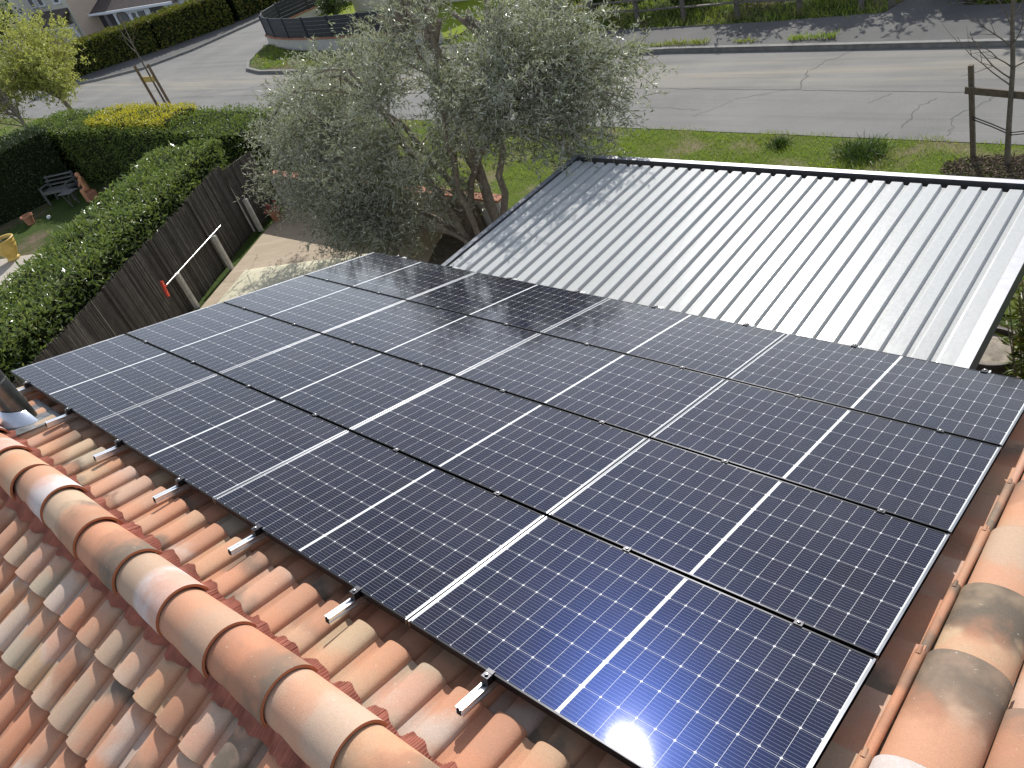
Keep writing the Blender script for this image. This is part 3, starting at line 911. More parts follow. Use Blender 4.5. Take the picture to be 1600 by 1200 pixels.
HP = [tuple(np.array((-9.39, 4.83)) + np.array((-.522, .853)) * a - np.array((.853, .522)) * 1.34) for a in (-7.6, -3.5, 0, 4.6)]
hedge("laurel_hedge", "clipped glossy laurel hedge running behind the reed fence", "hedge", HP, 2.1, 2.30, M_laurel, 300, .12, .050, M_core, .15)
hedge("garden_hedge", "long clipped green hedge closing the neighbour's garden along the road", "hedge", [(-26.5, 9.3), (-20.5, 9.75), (-12.2, 10.0)], 1.75, 2.12, M_laurel2, 300, .085, .035, M_core, .14)
hedge("golden_hedge", "bright yellow golden privet growing out of the top of the garden hedge", "hedge", [(-21.6, 9.75), (-16.4, 9.95)], 1.35, .62, M_gold, 300, .075, .036, M_core, .10, z0=1.66)
hedge("conifer_hedge", "dark shaded evergreen hedge at the left side of the garden", "hedge", [(-25.4, 2.5), (-25.1, 5.6), (-24.6, 8.6)], 1.9, 2.25, M_dark, 380, .10, .04, M_core, .22)
hedge("thuja_hedge", "tall brownish green thuja hedge along the side street", "hedge", [(-47.8, 17.9), (-45.9, 20.2), (-42.9, 23.1), (-40.2, 26.9), (-39.4, 33)], 1.6, 1.78, M_thuja, 150, .17, .10, M_core, .16, z0=.08)

# ------------------------------------------------------------------ olive tree
M_olive = leaf_mat("olive leaf", (.065, .075, .042), (.54, .55, .46), rough=.34, trans=.22, back=(.38, .39, .33), spec=.45, mid=(.175, .19, .115))
def olive():
    base = np.array((-3.40, 8.72, 0.0))
    root = thing("olive_tree", "large many stemmed olive tree with silvery grey green leaves by the low wall", "tree", tuple(base))
    ell = [((-5.2, 8.9, 2.9), (3.3, 2.0, 1.35), 40), ((-1.3, 8.9, 3.35), (2.0, 1.6, 1.15), 36), ((-.3, 8.9, 2.8), (1.1, 1.2, .75), 13), ((-8.5, 9.05, 2.35), (2.1, 1.4, .85), 20),
           ((-6.6, 7.9, 1.65), (2.2, 1.3, .75), 32), ((-5.4, 7.45, 1.15), (1.7, .8, .5), 24), ((-7.3, 8.0, 1.45), (1.2, .9, .5), 7), ((-3.6, 9.2, 4.25), (2.6, 1.6, .7), 9), ((-6.5, 9.2, 3.2), (1.6, 1.4, .7), 9), ((-4.2, 8.2, 2.1), (1.5, 1.0, .9), 17), ((-1.0, 9.2, 4.2), (1.5, 1.2, .6), 10), ((-4.6, 9.4, 5.0), (1.8, 1.2, .5), 2)]
    stems = []
    mb = MB()
    tg = [((-3.2, 8.9, 4.6), .10), ((-2.2, 9.3, 4.4), .09), ((-4.6, 9.4, 4.5), .11), ((-6.4, 9.0, 3.6), .09), ((-8.0, 8.7, 2.6), .08), ((-6.2, 7.9, 1.7), .07), ((-1.0, 9.0, 3.6), .09), ((-4.1, 9.9, 4.7), .10), ((-5.4, 8.5, 3.9), .09), ((-2.9, 8.3, 3.3), .07), ((-5.2, 7.5, 1.2), .06)]
    for i, (t_, r_) in enumerate(tg):
        a = 2 * math.pi * i / len(tg)
        b0 = base + np.array((.52 * math.cos(a), .30 * math.sin(a), -.1))
        d = np.array(t_) - b0
        bend = np.array((-d[0] * .20, -d[1] * .2, .15 + .12 * abs(d[0]))) + rng.normal(0, .14, 3)
        P = bez(b0, t_, bend, 12)
        P[1:-1] += rng.normal(0, .03, (10, 3))
        mb.tube(P, np.linspace(r_ * .95, r_ * .42, 12), 9)
        stems.append((P, r_))
        if t_[2] > 4.0:      # pruned stub at the head of the stem
            for _ in range(6):
                q = P[-2] + rng.normal(0, .05, 3)
                mb.tube([q, q + np.array((rng.normal(0, .22), rng.normal(0, .2), rng.uniform(.3, .75)))], [r_ * .55, r_ * .42], 8)
    SP = np.concatenate([s[0][3:] for s in stems])
    pos = []; drs = []
    twmb = MB()
    for c, r_, nc in ell:
        for _ in range(nc):
            v = rng.normal(0, 1, 3); v /= np.linalg.norm(v)
            q = np.array(c) + v * np.array(r_) * rng.uniform(.25, 1) ** .5
            if q[2] < .55: q[2] = .55 + rng.random() * .3
            dist = np.linalg.norm((SP - q) * np.array((1, 1, 1.3)), axis=1)
            near = SP[rng.choice(np.argsort(dist)[:5])]
            P = bez(near, q, (0, 0, .22 * np.linalg.norm(q - near)) + rng.normal(0, .1, 3), 7)
            mb.tube(P, np.linspace(.022, .008, 7), 6, cap=False)
            nt = 34
            for k in range(nt):
                o = P[rng.integers(3, 7)] + rng.normal(0, .13, 3)
                out = norm(q - np.array((-4, 8.8, 2.2))) * .5
                dv = norm(out + rng.normal(0, .75, 3) + np.array((0, 0, .28)))
                ln = rng.uniform(.35, .75)
                tt = np.linspace(0, 1, 5)[:, None]
                T = o + dv * ln * tt + np.array((0, 0, -.20 * ln)) * tt ** 2
                if k % 3 == 0: twmb.tube(T, [.006, .005, .0045, .004, .003], 3, cap=False)
                m_ = 15
                s = (np.arange(m_) + rng.random(m_)) / m_
                B = o + dv * ln * s[:, None] + np.array((0, 0, -.20 * ln)) * s[:, None] ** 2
                pos.append(B); drs.append(dv * .55 + rng.normal(0, .6, (m_, 3)))
    pos = np.concatenate(pos); drs = np.concatenate(drs)
    mb.build("trunk", M_bark, root, 60)
    twmb.build("twigs", M_twig, root)
    n = len(pos)
    leaf_obj("crown", pos, drs, rng.uniform(.07, .13, n), rng.uniform(.017, .030, n), M_olive, root, droop=.1)
    return n
olive()

# ------------------------------------------------------------------ low boundary wall, reed fence, posts, squeegee
M_wallw = simple("pale render", (.55, .53, .48), .9, var=.12, scale=4, bump=.2)
M_cop = simple("terracotta coping", (.42, .19, .115), .85, var=.35, scale=6, bump=.2)
lw = thing("boundary_wall", "low pale rendered wall with red coping between terrace and road", "wall", (-7.2, 9.2, 0))
b = MB(); b.box((-7.25, 9.2, .46), (8.3, .18, .96)); b.build("wall_body", M_wallw, lw)
for i in range(17):
    bb = MB(); bb.box((-11.16 + i * .49, 9.2, .968), (.478, .27, .05), bev=.008); bb.build("coping", M_cop, lw)

def reed_mat():
    t = NT("reed screen")
    g = t.n("ShaderNodeNewGeometry").outputs["Random Per Island"]
    c = t.coord()
    f = t.noise(c, 6, 4)
    col = t.ramp(g, [(0, (.040, .036, .032)), (.5, (.088, .078, .067)), (.85, (.14, .125, .105)), (1, (.26, .24, .20))])
    col = t.mix(t.math('MULTIPLY', t.ramp(f, [(.4, (0,)), (.7, (1,))]), .5), col, (.05, .044, .038))
    t.set(color=col, rough=.85, spec=.2)
    return t.m
M_reed = reed_mat()
M_wire = metal("galvanised wire", (.45, .43, .38), .5)
M_conc = simple("concrete post", (.42, .40, .35), .9, var=.2, scale=8, bump=.3)
F0 = np.array((-9.39, 4.83)); ft = np.array((-.522, .853)); fn = np.array((.853, .522))
fence = thing("reed_fence", "dark weathered reed screen fence beside the laurel hedge", "fence", (-9.5, 4.8, 0))
def reed_panel(a, b_, h, label=None):
    a = np.array(a); b_ = np.array(b_); L = np.linalg.norm(b_ - a); d = (b_ - a) / L; nn = np.array((d[1], -d[0]))
    mb = MB()
    n = int(L / .017)
    for i in range(n):
        s = (i + rng.random() * .8) / n * L
        p = a + d * s + nn * rng.normal(0, .008)
        hh = h + rng.normal(0, .018) - (.12 if rng.random() < .02 else 0)
        q = p + d * rng.normal(0, .022)
        mb.tube([(p[0], p[1], -.02), (q[0], q[1], hh)], [.0095, .008], 4)
    pn = mb.build("reed_panel", M_reed, fence)
    bb = MB()
    for z in (.35, .85, 1.32, 1.66):
        bb.tube([(*(a + nn * -.0), z), (*(b_ + nn * -.0), z + .01)], .002, 4)
        bb.tube([(*(a - nn * .016 + (b_ - a) * .15), z + .05), (*(a - nn * .016 + (b_ - a) * .8), z + .05 + rng.normal(0, .01))], .0022, 4)
    bb.build("wire", M_wire, pn)
    bb = MB(); bb.bar((*((a + b_) / 2 - d * L / 2), h * .5), (*((a + b_) / 2 + d * L / 2), h * .5), .006, h * .96); bb.build("backing", M_reed, pn)
cuts = [-5.6, -3.75, -1.95, -.1, 1.75, 3.55]
for a, c in zip(cuts[:-1], cuts[1:]):
    reed_panel(F0 + ft * a, F0 + ft * (c - .02), 1.84 + rng.normal(0, .015))
    bb = MB(); p = F0 + ft * c + fn * .025
    bb.box((p[0], p[1], .92), (.045, .06, 1.86), rz=math.atan2(ft[1], ft[0])); bb.build("fence_post", simple("dark wood post", (.045, .036, .028), .9), fence)
e0 = F0 + ft * 3.6
reed_panel(e0 + np.array((.02, .02)), (-11.42, 8.98), 1.72)
bb = MB(); bb.bar((e0[0] + .07, e0[1], -.02), (e0[0] + .03, e0[1] - .03, 1.83), .05, .05); bb.build("fence_post", M_conc, fence)
for i, (x, y) in enumerate(((-8.50, 3.25), (-9.29, 4.89), (-9.98, 6.35), (-10.95, 7.97))):
    lab = ["concrete post stub in front of the reed fence, half hidden by the panels", "squat concrete post under the red head of the squeegee", "squat concrete post under the plain end of the squeegee handle", "squat concrete post at the far end of the reed fence"][i]
    b = MB(); b.box((x, y, .45), (.10, .12, .94), rz=math.atan2(ft[1], ft[0]), bev=.015)
    o = b.build("concrete_post", M_conc); tag(o, lab, "post", "concrete posts along the reed fence")
sq = thing("squeegee", "long silver handled squeegee with red head resting across the posts", "squeegee", (-9.55, 5.6, .95))
b = MB(); b.tube([(-8.93, 4.44, .965), (-10.22, 6.74, .945)], .014, 10); b.build("handle", M_alu, sq, 60)
M_red = simple("red plastic", (.55, .045, .02), .45, var=.1)
b = MB(); b.bar((-8.93, 4.40, 1.10), (-8.86, 4.33, .76), .045, .075); b.build("head", M_red, sq)
b = MB(); b.tube([(-8.93, 4.46, .965), (-8.91, 4.39, .95)], [.018, .024], 10); b.build("socket", M_red, sq, 60)

# ------------------------------------------------------------------ terrace, tarpaulin
def deck():
    t = NT("terrace tiles")
    c = t.mapping(t.coord(), rot=(0, 0, R(-32)))
    o = t.sep(c)
    row = t.math('FLOOR', t.math('MULTIPLY', o[1], 5.0))
    wn_ = t.n("ShaderNodeTexWhiteNoise", noise_dimensions='2D')
    cv = t.n("ShaderNodeCombineXYZ"); t.put(cv.inputs[0], row); t.put(cv.inputs[1], t.math('FLOOR', t.math('ADD', t.math('MULTIPLY', o[0], .85), t.math('MULTIPLY', row, .37))))
    t.put(wn_.inputs[0], cv.outputs[0])
    f = t.noise(t.mapping(c, (1.5, 14, 1)), 2.0, 5, .6)
    col = t.ramp(wn_.outputs[0], [(0, (.46, .375, .275)), (1, (.53, .435, .325))])
    col = t.mix(t.ramp(f, [(.35, (0,)), (.7, (.5,))]), col, (.29, .22, .15))
    jy = t.math('FRACT', t.math('MULTIPLY', o[1], 5.0))
    col = t.mix(t.math('MULTIPLY', t.math('LESS_THAN', jy, .03), .5), col, (.2, .16, .12))
    t.set(color=col, rough=.7, spec=.3)
    return t.m
sheet("terrace", [(-11.30, 9.1), (-10.75, 7.95), (-7.2, 1.2), (-6.5, -1.0), (-.5, -1.0), (-.5, 3.6), (-2.9, 4.9), (-5.12, 9.1)], 0.004, deck())
sheet("soil_bed", [(-5.10, 9.1), (-2.88, 4.92), (-.48, 3.62), (-.2, 9.1)], 0.002, simple("tree bed soil", (.13, .105, .075), .95, var=.5, scale=9, bump=.6, bscale=30))
M_tarp = simple("cream tarpaulin", (.62, .58, .42), .6, var=.05, scale=2)
N1, N2 = 26, 16
A_, B_, C_, D_ = np.array((-9.46, 6.42)), np.array((-5.75, 8.22)), np.array((-4.7, 6.2)), np.array((-8.4, 4.3))
V = []; F = []
for i in range(N1 + 1):
    for j in range(N2 + 1):
        s, t_ = i / N1, j / N2
        p = (A_ * (1 - s) + B_ * s) * (1 - t_) + (D_ * (1 - s) + C_ * s) * t_
        z = .05 + .018 * math.sin(7 * s + 3 * t_) * math.sin(5 * t_ + 1) + rng.normal(0, .002)
        if i in (0, N1) or j in (0, N2): z = .012
        V.append((p[0], p[1], z))
for i in range(N1):
    for j in range(N2):
        a = i * (N2 + 1) + j
        F.append((a, a + 1, a + N2 + 2, a + N2 + 1))
tp = link("tarpaulin", make_mesh("tarpaulin", V, np.array(F)[:, ::-1].copy(), 60), M_tarp)
tag(tp, "cream tarpaulin spread flat on the sunny terrace", "tarpaulin")

# ------------------------------------------------------------------ neighbour's garden
sheet("garden_lawn", [(-24.6, 8.9), (-11.9, 9.2), (-10.3, 5.5), (-8.2, 1.0), (-24.8, 1.0)], -.012, ground_mat())
M_slab = simple("paving slab", (.42, .38, .32), .9, var=.12)
sheet("garden_path", [(-21.2, 3.9), (-18.6, 5.15), (-17.6, 3.2), (-20.6, 2.2)], -.004, M_slab)
M_terra = simple("flowerpot clay", (.42, .19, .11), .8, var=.2, scale=12)
def pot(name, label, cat, loc, prof, mat, group=None):
    o = thing(name, label, cat, loc, group)
    b = MB(); b.lathe(prof, loc, 32); b.build("vessel", mat, o, 50)
    return o
M_urn = simple("yellow glazed clay", (.62, .42, .10), .5, var=.2, scale=6)
urn = pot("garden_urn", "large yellow glazed urn with bands in the neighbour's garden", "plant pot", (-19.85, 4.38, 0), [(.17, 0), (.19, .03), (.19, .06), (.16, .09), (.22, .20), (.30, .36), (.325, .44), (.315, .46), (.335, .50), (.35, .56), (.34, .60), (.37, .64), (.385, .67), (.37, .69), (.33, .68), (.30, .60), (.10, .58)], M_urn)
b = MB(); b.lathe([(.305, .585), (.30, .60), (.02, .615)], (-19.85, 4.38, 0), 24); b.build("soil", M_core, urn)
b = MB(); b.tube([(-19.85, 4.38, .6), (-20.0, 4.3, 1.0), (-20.2, 4.25, 1.25)], [.02, .018, .014], 6); b.build("stem", M_bark, urn)
tp_ = pot("terracotta_pot", "small terracotta flowerpot on the shaded lawn by the dark hedge", "plant pot", (-22.45, 6.0, 0), [(.12, 0), (.17, .26), (.20, .26), (.205, .33), (.18, .33), (.15, .25)], M_terra)
b = MB(); b.lathe([(.16, .275), (.02, .285)], (-22.45, 6.0, 0), 20); b.build("soil", M_core, tp_)
# weathered terracotta figure, a seated child on a plinth
def statue():
    loc = (-21.25, 7.85, 0)
    o = thing("garden_statue", "small orange terracotta statue of a child beside the hedge", "statue", loc)
    sk = {"p": (0, 0, .42), "w": (0, .01, .58), "c": (0, .0, .74), "n": (0, 0, .84), "h": (.0, -.01, .95), "t": (0, -.01, 1.02),
          "kl": (-.08, -.16, .42), "fl": (-.08, -.17, .18), "kr": (.08, -.16, .42), "fr": (.08, -.17, .18), "sl": (-.11, 0, .76), "el": (-.17, -.06, .62), "hl": (-.07, -.14, .60), "sr": (.11, 0, .76), "er": (.20, -.02, .88), "hr": (.13, -.04, 1.0)}
    E_ = ["pw", "wc", "cn", "nh", "ht", ("p", "kl"), ("kl", "fl"), ("p", "kr"), ("kr", "fr"), ("c", "sl"), ("sl", "el"), ("el", "hl"), ("c", "sr"), ("sr", "er"), ("er", "hr")]
    rad = dict(p=.11, w=.10, c=.11, n=.05, h=.085, t=.05, kl=.06, fl=.045, kr=.06, fr=.045, sl=.05, el=.038, hl=.03, sr=.05, er=.038, hr=.03)
    b = MB()
    for e in E_:
        a, c = e[0], e[1]
        A = np.array(sk[a]) + loc; B = np.array(sk[c]) + loc
        P = [A + (B - A) * t for t in np.linspace(0, 1, 5)]
        b.tube(P, np.linspace(rad[a], rad[c], 5), 10)
    for k in ("p", "c", "h", "kl", "kr", "fl", "fr", "el", "er"):
        c = np.array(sk[k]) + loc; r_ = rad[k]
        b.lathe([(r_ * math.sin(q) + 1e-4, -r_ * math.cos(q)) for q in np.linspace(.05, math.pi - .05, 8)], tuple(c), 12)
    b.build("figure", simple("orange terracotta", (.50, .235, .12), .8, var=.25, scale=14), o, 70)
    b = MB(); b.box((loc[0], loc[1], .16), (.34, .40, .32), bev=.03); b.box((loc[0], loc[1] - .02, .335), (.28, .3, .03), bev=.01); b.build("plinth", M_terra, o)
statue()
M_gwood = simple("grey bench wood", (.13, .125, .12), .85, var=.3, scale=10)
def bench():
    loc = Vector((-22.95, 7.55, 0))
    o = thing("garden_bench", "grey wooden bench in deep shade under the garden hedge", "bench", loc)
    rz = R(28)
    Mx = Matrix.Translation(loc) @ Matrix.Rotation(rz, 4, 'Z')
    T = lambda x, y, z: tuple(Mx @ Vector((x, y, z)))
    b = MB()
    for k in range(4): b.bar(T(-.62, -.20 + k * .12, .44), T(.62, -.20 + k * .12, .44), .03, .10)
    b.build("seat", M_gwood, o)
    b = MB()
    for k in range(3): b.bar(T(-.62, .24 + k * .03, .58 + k * .13), T(.62, .24 + k * .03, .58 + k * .13), .10, .03)
    b.build("backrest", M_gwood, o)
    for x in (-.58, .58):
        b = MB(); b.bar(T(x, -.2, 0), T(x, -.2, .62), .06); b.build("leg", M_gwood, o)
        b = MB(); b.bar(T(x, .24, 0), T(x, .33, .88), .06); b.build("leg", M_gwood, o)
        b = MB(); b.bar(T(x, -.24, .63), T(x, .30, .63), .06, .035); b.build("armrest", M_gwood, o)
bench()
def small_table():
    loc = (-21.95, 7.45, 0)
    o = thing("folding_table", "small grey folding table with crossed legs beside the bench", "table", loc)
    b = MB(); b.box((loc[0], loc[1], .46), (.62, .42, .025), rz=.4, bev=.005); b.build("table_top", M_gwood, o)
    for s in (-1, 1):
        bb = MB(); bb.bar((loc[0] - s * .2, loc[1] - .12 + .05 * s, 0), (loc[0] + s * .2, loc[1] - .12 + .05 * s, .45), .025)
        bb.bar((loc[0] - s * .2, loc[1] + .14 + .05 * s, 0), (loc[0] + s * .2, loc[1] + .14 + .05 * s, .45), .025); bb.build("leg", M_gwood, o)
small_table()
b = MB(); b.lathe([(.001 + .07 * math.sin(q), .07 - .07 * math.cos(q)) for q in np.linspace(.02, math.pi - .02, 10)], (-21.9, 6.45, -.01), 16)
tag(b.build("garden_ball", simple("white ball", (.7, .7, .7), .5), None, 60), "small white ball lying on the shaded lawn", "ball")

# ------------------------------------------------------------------ trees and shrubs
def generic_tree(name, label, base, h, crown, ncl, ntw, leafs, L, W, mat, bark, trunk_r=.09, lean=(0, 0), cat="tree", group=None, spread=.5):
    base = np.array(base, float)
    root = thing(name, label, cat, tuple(base), group)
    mb = MB()
    top = base + np.array((lean[0], lean[1], h * .8))
    P = bez(base - np.array((0, 0, .05)), top, rng.normal(0, .12, 3), 9)
    mb.tube(P, np.linspace(trunk_r, trunk_r * .3, 9), 9)
    pos = []; drs = []
    c0, cr = np.array(crown[0]), np.array(crown[1])
    for i in range(ncl):
        v = rng.normal(0, 1, 3); v /= np.linalg.norm(v)
        q = base + c0 + v * cr * rng.uniform(.15, 1) ** .5
        st = P[rng.integers(3, 9)]
        B = bez(st, q, (0, 0, .12 * np.linalg.norm(q - st)) + rng.normal(0, .08, 3), 6)
        mb.tube(B, np.linspace(trunk_r * .35, .008, 6), 5, cap=False)
        for k in range(ntw):
            o = B[rng.integers(2, 6)] + rng.normal(0, spread * .28, 3)
            dv = norm(norm(q - base - c0) * .5 + rng.normal(0, .7, 3) + np.array((0, 0, .3)))
            ln = rng.uniform(.25, .6) * spread * 2
            mb.tube([o, o + dv * ln], [.005, .003], 3, cap=False)
            s = rng.random(leafs)[:, None]
            pos.append(o + dv * ln * s + rng.normal(0, .02, (leafs, 3))); drs.append(dv * .4 + rng.normal(0, .7, (leafs, 3)))
    mb.build("trunk", bark, root, 60)
    pos = np.concatenate(pos); drs = np.concatenate(drs); n = len(pos)
    leaf_obj("crown", pos, drs, L * rng.uniform(.7, 1.3, n), W * rng.uniform(.7, 1.3, n), mat, root)
    return root
M_spring = leaf_mat("spring leaf", (.24, .27, .06), (.50, .50, .15), rough=.5, trans=.35, dead=(.42, .42, .12))
generic_tree("spring_tree", "yellow green tree in new spring leaf behind the garden hedge", (-33.6, 13.1, 0), 4.4, ((-.5, -.6, 3.1), (3.7, 2.5, 1.95)), 80, 24, 12, .12, .065, M_spring, M_bark, .13, (-.5, -.3), spread=.7)
generic_tree("spring_tree", "pale green airy tree at the left edge above the garden hedge", (-33.0, 10.6, 0), 3.8, ((-1.2, -.6, 2.5), (1.8, 1.5, 1.3)), 26, 18, 10, .10, .05, M_spring, M_bark, .10, spread=.7)
M_shrub = leaf_mat("shrub leaf", (.03, .055, .012), (.09, .14, .035), rough=.4, trans=.25)
generic_tree("wall_shrub", "small dark glossy shrub on the verge beside the carport corner", (-2.1, 10.3, 0), .9, ((0, 0, .55), (.75, .5, .4)), 26, 12, 10, .085, .035, M_shrub, M_bark, .03, cat="shrub", spread=.25)
# oleander and its planter to the right of the carport
M_olean = leaf_mat("oleander leaf", (.05, .085, .012), (.17, .19, .03), rough=.38, trans=.25, dead=(.30, .16, .05))
pl = thing("barrel_planter", "round brown planter with dark rim beside the carport edge", "planter", (6.0, 7.78, .35))
b = MB(); b.lathe([(.30, -.35), (.37, .20), (.385, .22), (.385, .25), (.355, .25), (.34, .16)], tuple(pl.location), 36); b.build("vessel", simple("brown planter", (.06, .045, .035), .6, var=.3), pl, 50)
b = MB(); b.lathe([(.342, .17), (.33, .18), (.01, .20)], tuple(pl.location), 24); b.build("fill", simple("planter stones", (.30, .26, .21), .95, var=.4, scale=9, bump=.8, bscale=14), pl)

def cane_plant(name, label, base, h, n, leafs, L, W, mat, rad, group=None):
    root = thing(name, label, "plant", tuple(base), group)
    mb = MB(); pos = []; drs = []
    for i in range(n):
        a = rng.random() * 6.28; r_ = rng.random() * rad * .4
        p0 = np.array(base) + (r_ * math.cos(a), r_ * math.sin(a), -.02)
        p1 = p0 + np.array((math.cos(a) * rad * rng.random(), math.sin(a) * rad * rng.random(), h * rng.uniform(.6, 1)))
        P = bez(p0, p1, (0, 0, .1), 7)
        mb.tube(P, np.linspace(.012, .005, 7), 5)
        s = rng.uniform(.2, 1, leafs)
        B = np.stack([np.interp(s * 6, range(7), P[:, k]) for k in range(3)], 1)
        ang = rng.random(leafs) * 6.28
        pos.append(B); drs.append(np.c_[np.cos(ang), np.sin(ang), rng.uniform(-.1, .9, leafs)])
    mb.build("stems", M_bark, root)
    pos = np.concatenate(pos); drs = np.concatenate(drs); m_ = len(pos)
    leaf_obj("foliage", pos, drs, L * rng.uniform(.7, 1.3, m_), W * rng.uniform(.7, 1.3, m_), mat, root, droop=.25)
cane_plant("oleander", "tall yellowish oleander growing behind the round planter", (6.66, 7.45, 0), 2.05, 40, 44, .15, .028, M_olean, .55)

# young staked tree on the right verge, bare
def bare_tree(name, label, base, pts, rads, branches, group=None):
    root = thing(name, label, "tree", tuple(base), group)
    base = np.array(base)
    b = MB()
    P = np.array([base + np.array(p) for p in pts])
    b.tube(P, rads, 10); b.build("trunk", M_tr, root, 60)
    mb = MB()
    for s0, d, ln, r_ in branches:
        st = np.array([np.interp(s0, np.linspace(0, 1, len(P)), P[:, k]) for k in range(3)])
        d = norm(np.array(d, float))
        pp = [st]
        for k in range(6):
            d = norm(d + rng.normal(0, .12, 3) + np.array((0, 0, .10)))
            pp.append(pp[-1] + d * ln / 6)
        mb.tube(pp, np.linspace(r_, r_ * .3, 7), 6)
        for k in range(3):
            q = pp[rng.integers(2, 6)]; dd = norm(d + rng.normal(0, .55, 3))
            q2 = q + dd * ln * .22; q3 = q2 + norm(dd + rng.normal(0, .25, 3)) * ln * .2
            mb.tube([q, q2, q3], [r_ * .45, r_ * .3, r_ * .15], 5)
    mb.build("branches", M_tr, root, 60)
    return root
M_tr = simple("young bark", (.13, .105, .08), .85, var=.35, scale=20)
bare_tree("young_tree", "bare young tree tied to wooden stakes on the grass verge", (4.83, 13.38, 0), [(0, 0, -.05), (-.05, .0, .8), (-.10, .05, 1.7), (-.19, .05, 2.5), (-.26, .1, 3.6)], [.05, .042, .036, .03, .016],
          [(.45, (-1, .2, .55), 1.1, .014), (.5, (-.9, -.3, .9), .9, .012), (.5, (1, .2, .8), .9, .012), (.6, (-1, .1, .6), 1.0, .012), (.62, (.8, -.4, .9), .8, .011), (.7, (-.9, .3, .8), .8, .010), (.75, (.9, .2, .9), .8, .01), (.8, (-.6, -.3, 1), .7, .009), (.42, (-1, .1, .30), 1.25, .012), (.9, (.3, .3, 1), .6, .008)])
M_stake = simple("weathered stake wood", (.125, .098, .068), .9, var=.35, scale=18, bump=.3)
st = thing("tree_stakes", "wooden stake frame with crossbar holding the young tree on the right verge", "tree stakes", (4.6, 13.5, 0))
b = MB(); b.bar((4.24, 13.65, -.05), (4.06, 13.68, 1.66), .075, .075); b.build("stake", M_stake, st)
b = MB(); b.bar((5.55, 13.30, -.05), (5.42, 13.33, 1.66), .075, .075); b.build("stake", M_stake, st)
b = MB(); b.bar((4.02, 13.62, 1.26), (5.55, 13.26, 1.26), .032, .12, up=(0, 0, 1)); b.build("crossbar", M_stake, st)
M_rub = simple("black rubber strap", (.012, .012, .013), .6)
for dz in (0, .045):
    b = MB(); b.tube([(4.17, 13.63, .74 + dz), (4.50, 13.50, .68 + dz), (4.80, 13.36, .62 + dz)], .011, 6); b.tube([(4.80, 13.36, .60 + dz), (5.15, 13.35, .66 + dz), (5.5, 13.30, .72 + dz)], .011, 6); b.build("strap", M_rub, st, 60)
# young staked tree on the left
bare_tree("young_tree", "leafless sapling between two stakes beyond the garden hedge", (-28.3, 14.95, 0), [(0, 0, 0), (-.05, 0, 1.5), (-.1, 0, 2.6), (-.1, .1, 4.0)], [.05, .04, .03, .012], [(.62, (-1, 0, .8), 1.0, .016), (.7, (.5, .3, 1), .9, .014), (.7, (-.8, .2, .6), 1.1, .014), (.8, (-.3, .2, 1), .8, .012), (.85, (.6, 0, 1), .7, .01)])
st2 = thing("tree_stakes", "pair of brown stakes with yellow band round the leafless sapling", "tree stakes", (-28.4, 14.9, 0))
for x, y, tx in ((-28.95, 14.85, -.12), (-27.9, 14.95, -.1)):
    b = MB(); b.bar((x, y, -.05), (x + tx, y, 1.95), .09, .09); b.build("stake", simple("brown stake", (.16, .105, .06), .85, var=.2), st2)
b = MB(); b.box((-28.5, 14.93, 1.32), (1.0, .03, .24), rz=.08); b.build("band", simple("yellow band", (.55, .38, .12), .7, var=.1), st2)

# ------------------------------------------------------------------ grass and weeds
M_grass = leaf_mat("grass blade", (.12, .195, .014), (.31, .40, .05), rough=.5, trans=.4, dead=(.40, .36, .15), patch=((.24, .24, .06), .9))
def grass(name, n, area, h, w, mat=None, clump=None):
    pts = area(n)
    k = len(pts)
    hn = .6 + .9 * (0.5 + .5 * np.sin(pts[:, 0] * 3.1 + 1.7 * np.sin(pts[:, 1] * 2.3)) * np.sin(pts[:, 1] * 4.1 + pts[:, 0]))
    dr = rng.normal(0, .45, (k, 3)) + np.array((0, 0, 1.0))
    P = np.c_[pts, np.full(k, -.01)]
    o = leaf_obj(name, P, dr, h * rng.uniform(.5, 1.3, k) * hn, w * rng.uniform(.7, 1.3, k), mat or M_grass, None, droop=.35)
    return tag(o, kind="stuff")
def turf_mat(name, lo, hi, bare):
    t = NT(name)
    c = t.coord()
    g = t.ramp(t.noise(c, 22, 5, .7), [(.3, lo), (.7, hi)])
    t.set(color=t.mix(t.ramp(t.noise(c, .9, 5, .6), [(.5, (0,)), (.66, (1,))]), g, bare), rough=.95, spec=.1)
    return t.m
def a_verge(n):
    x = rng.uniform(-13, 9, n); y = rng.uniform(9.5, 14.45, n)
    edge = 14.36 - .022 * x + .10 * np.sin(x * 2.3) + .08 * np.sin(x * 6.1) + rng.normal(0, .04, n)
    k = (y < edge) & ~((x > 4.0) & (x < 5.9) & (np.hypot((x - 4.85) / 1.0, (y - 13.25) / .55) < 1)) & ~((x < -3.4) & (x > -6.5) & (y < 11.6) & (rng.random(n) < .8))
    return np.c_[x, y][k]
sheet("grass_verge", [(-60, 9.25), (12, 9.25), (60, 9.25), (60, 13.2), (10, 14.10), (-5, 14.43), (-20, 14.55), (-60, 12.4)], .001, turf_mat("verge turf", (.05, .08, .010), (.12, .16, .025), (.19, .16, .10)))
g1 = grass("grass", 62000, a_verge, .10, .010); tag(g1, "short green grass along the verge between carport and road", "grass")
def a_far(n):
    x = rng.uniform(-16, 9, n); y = rng.uniform(20.7, 25, n)
    lim = np.interp(x, [-16, -8, -3, .1, 2.5, 9], [20.6, 21.05, 20.9, 21.1, 21.25, 21.1]) + .1 * np.sin(x * 3) + rng.normal(0, .07, n)
    k = (y > lim) & ~((x > .1) & (x < 2.0))
    return np.c_[x, y][k]
g2 = grass("grass", 15000, a_far, .22, .022); tag(g2, "longer grass under the rail fence across the road", "grass")
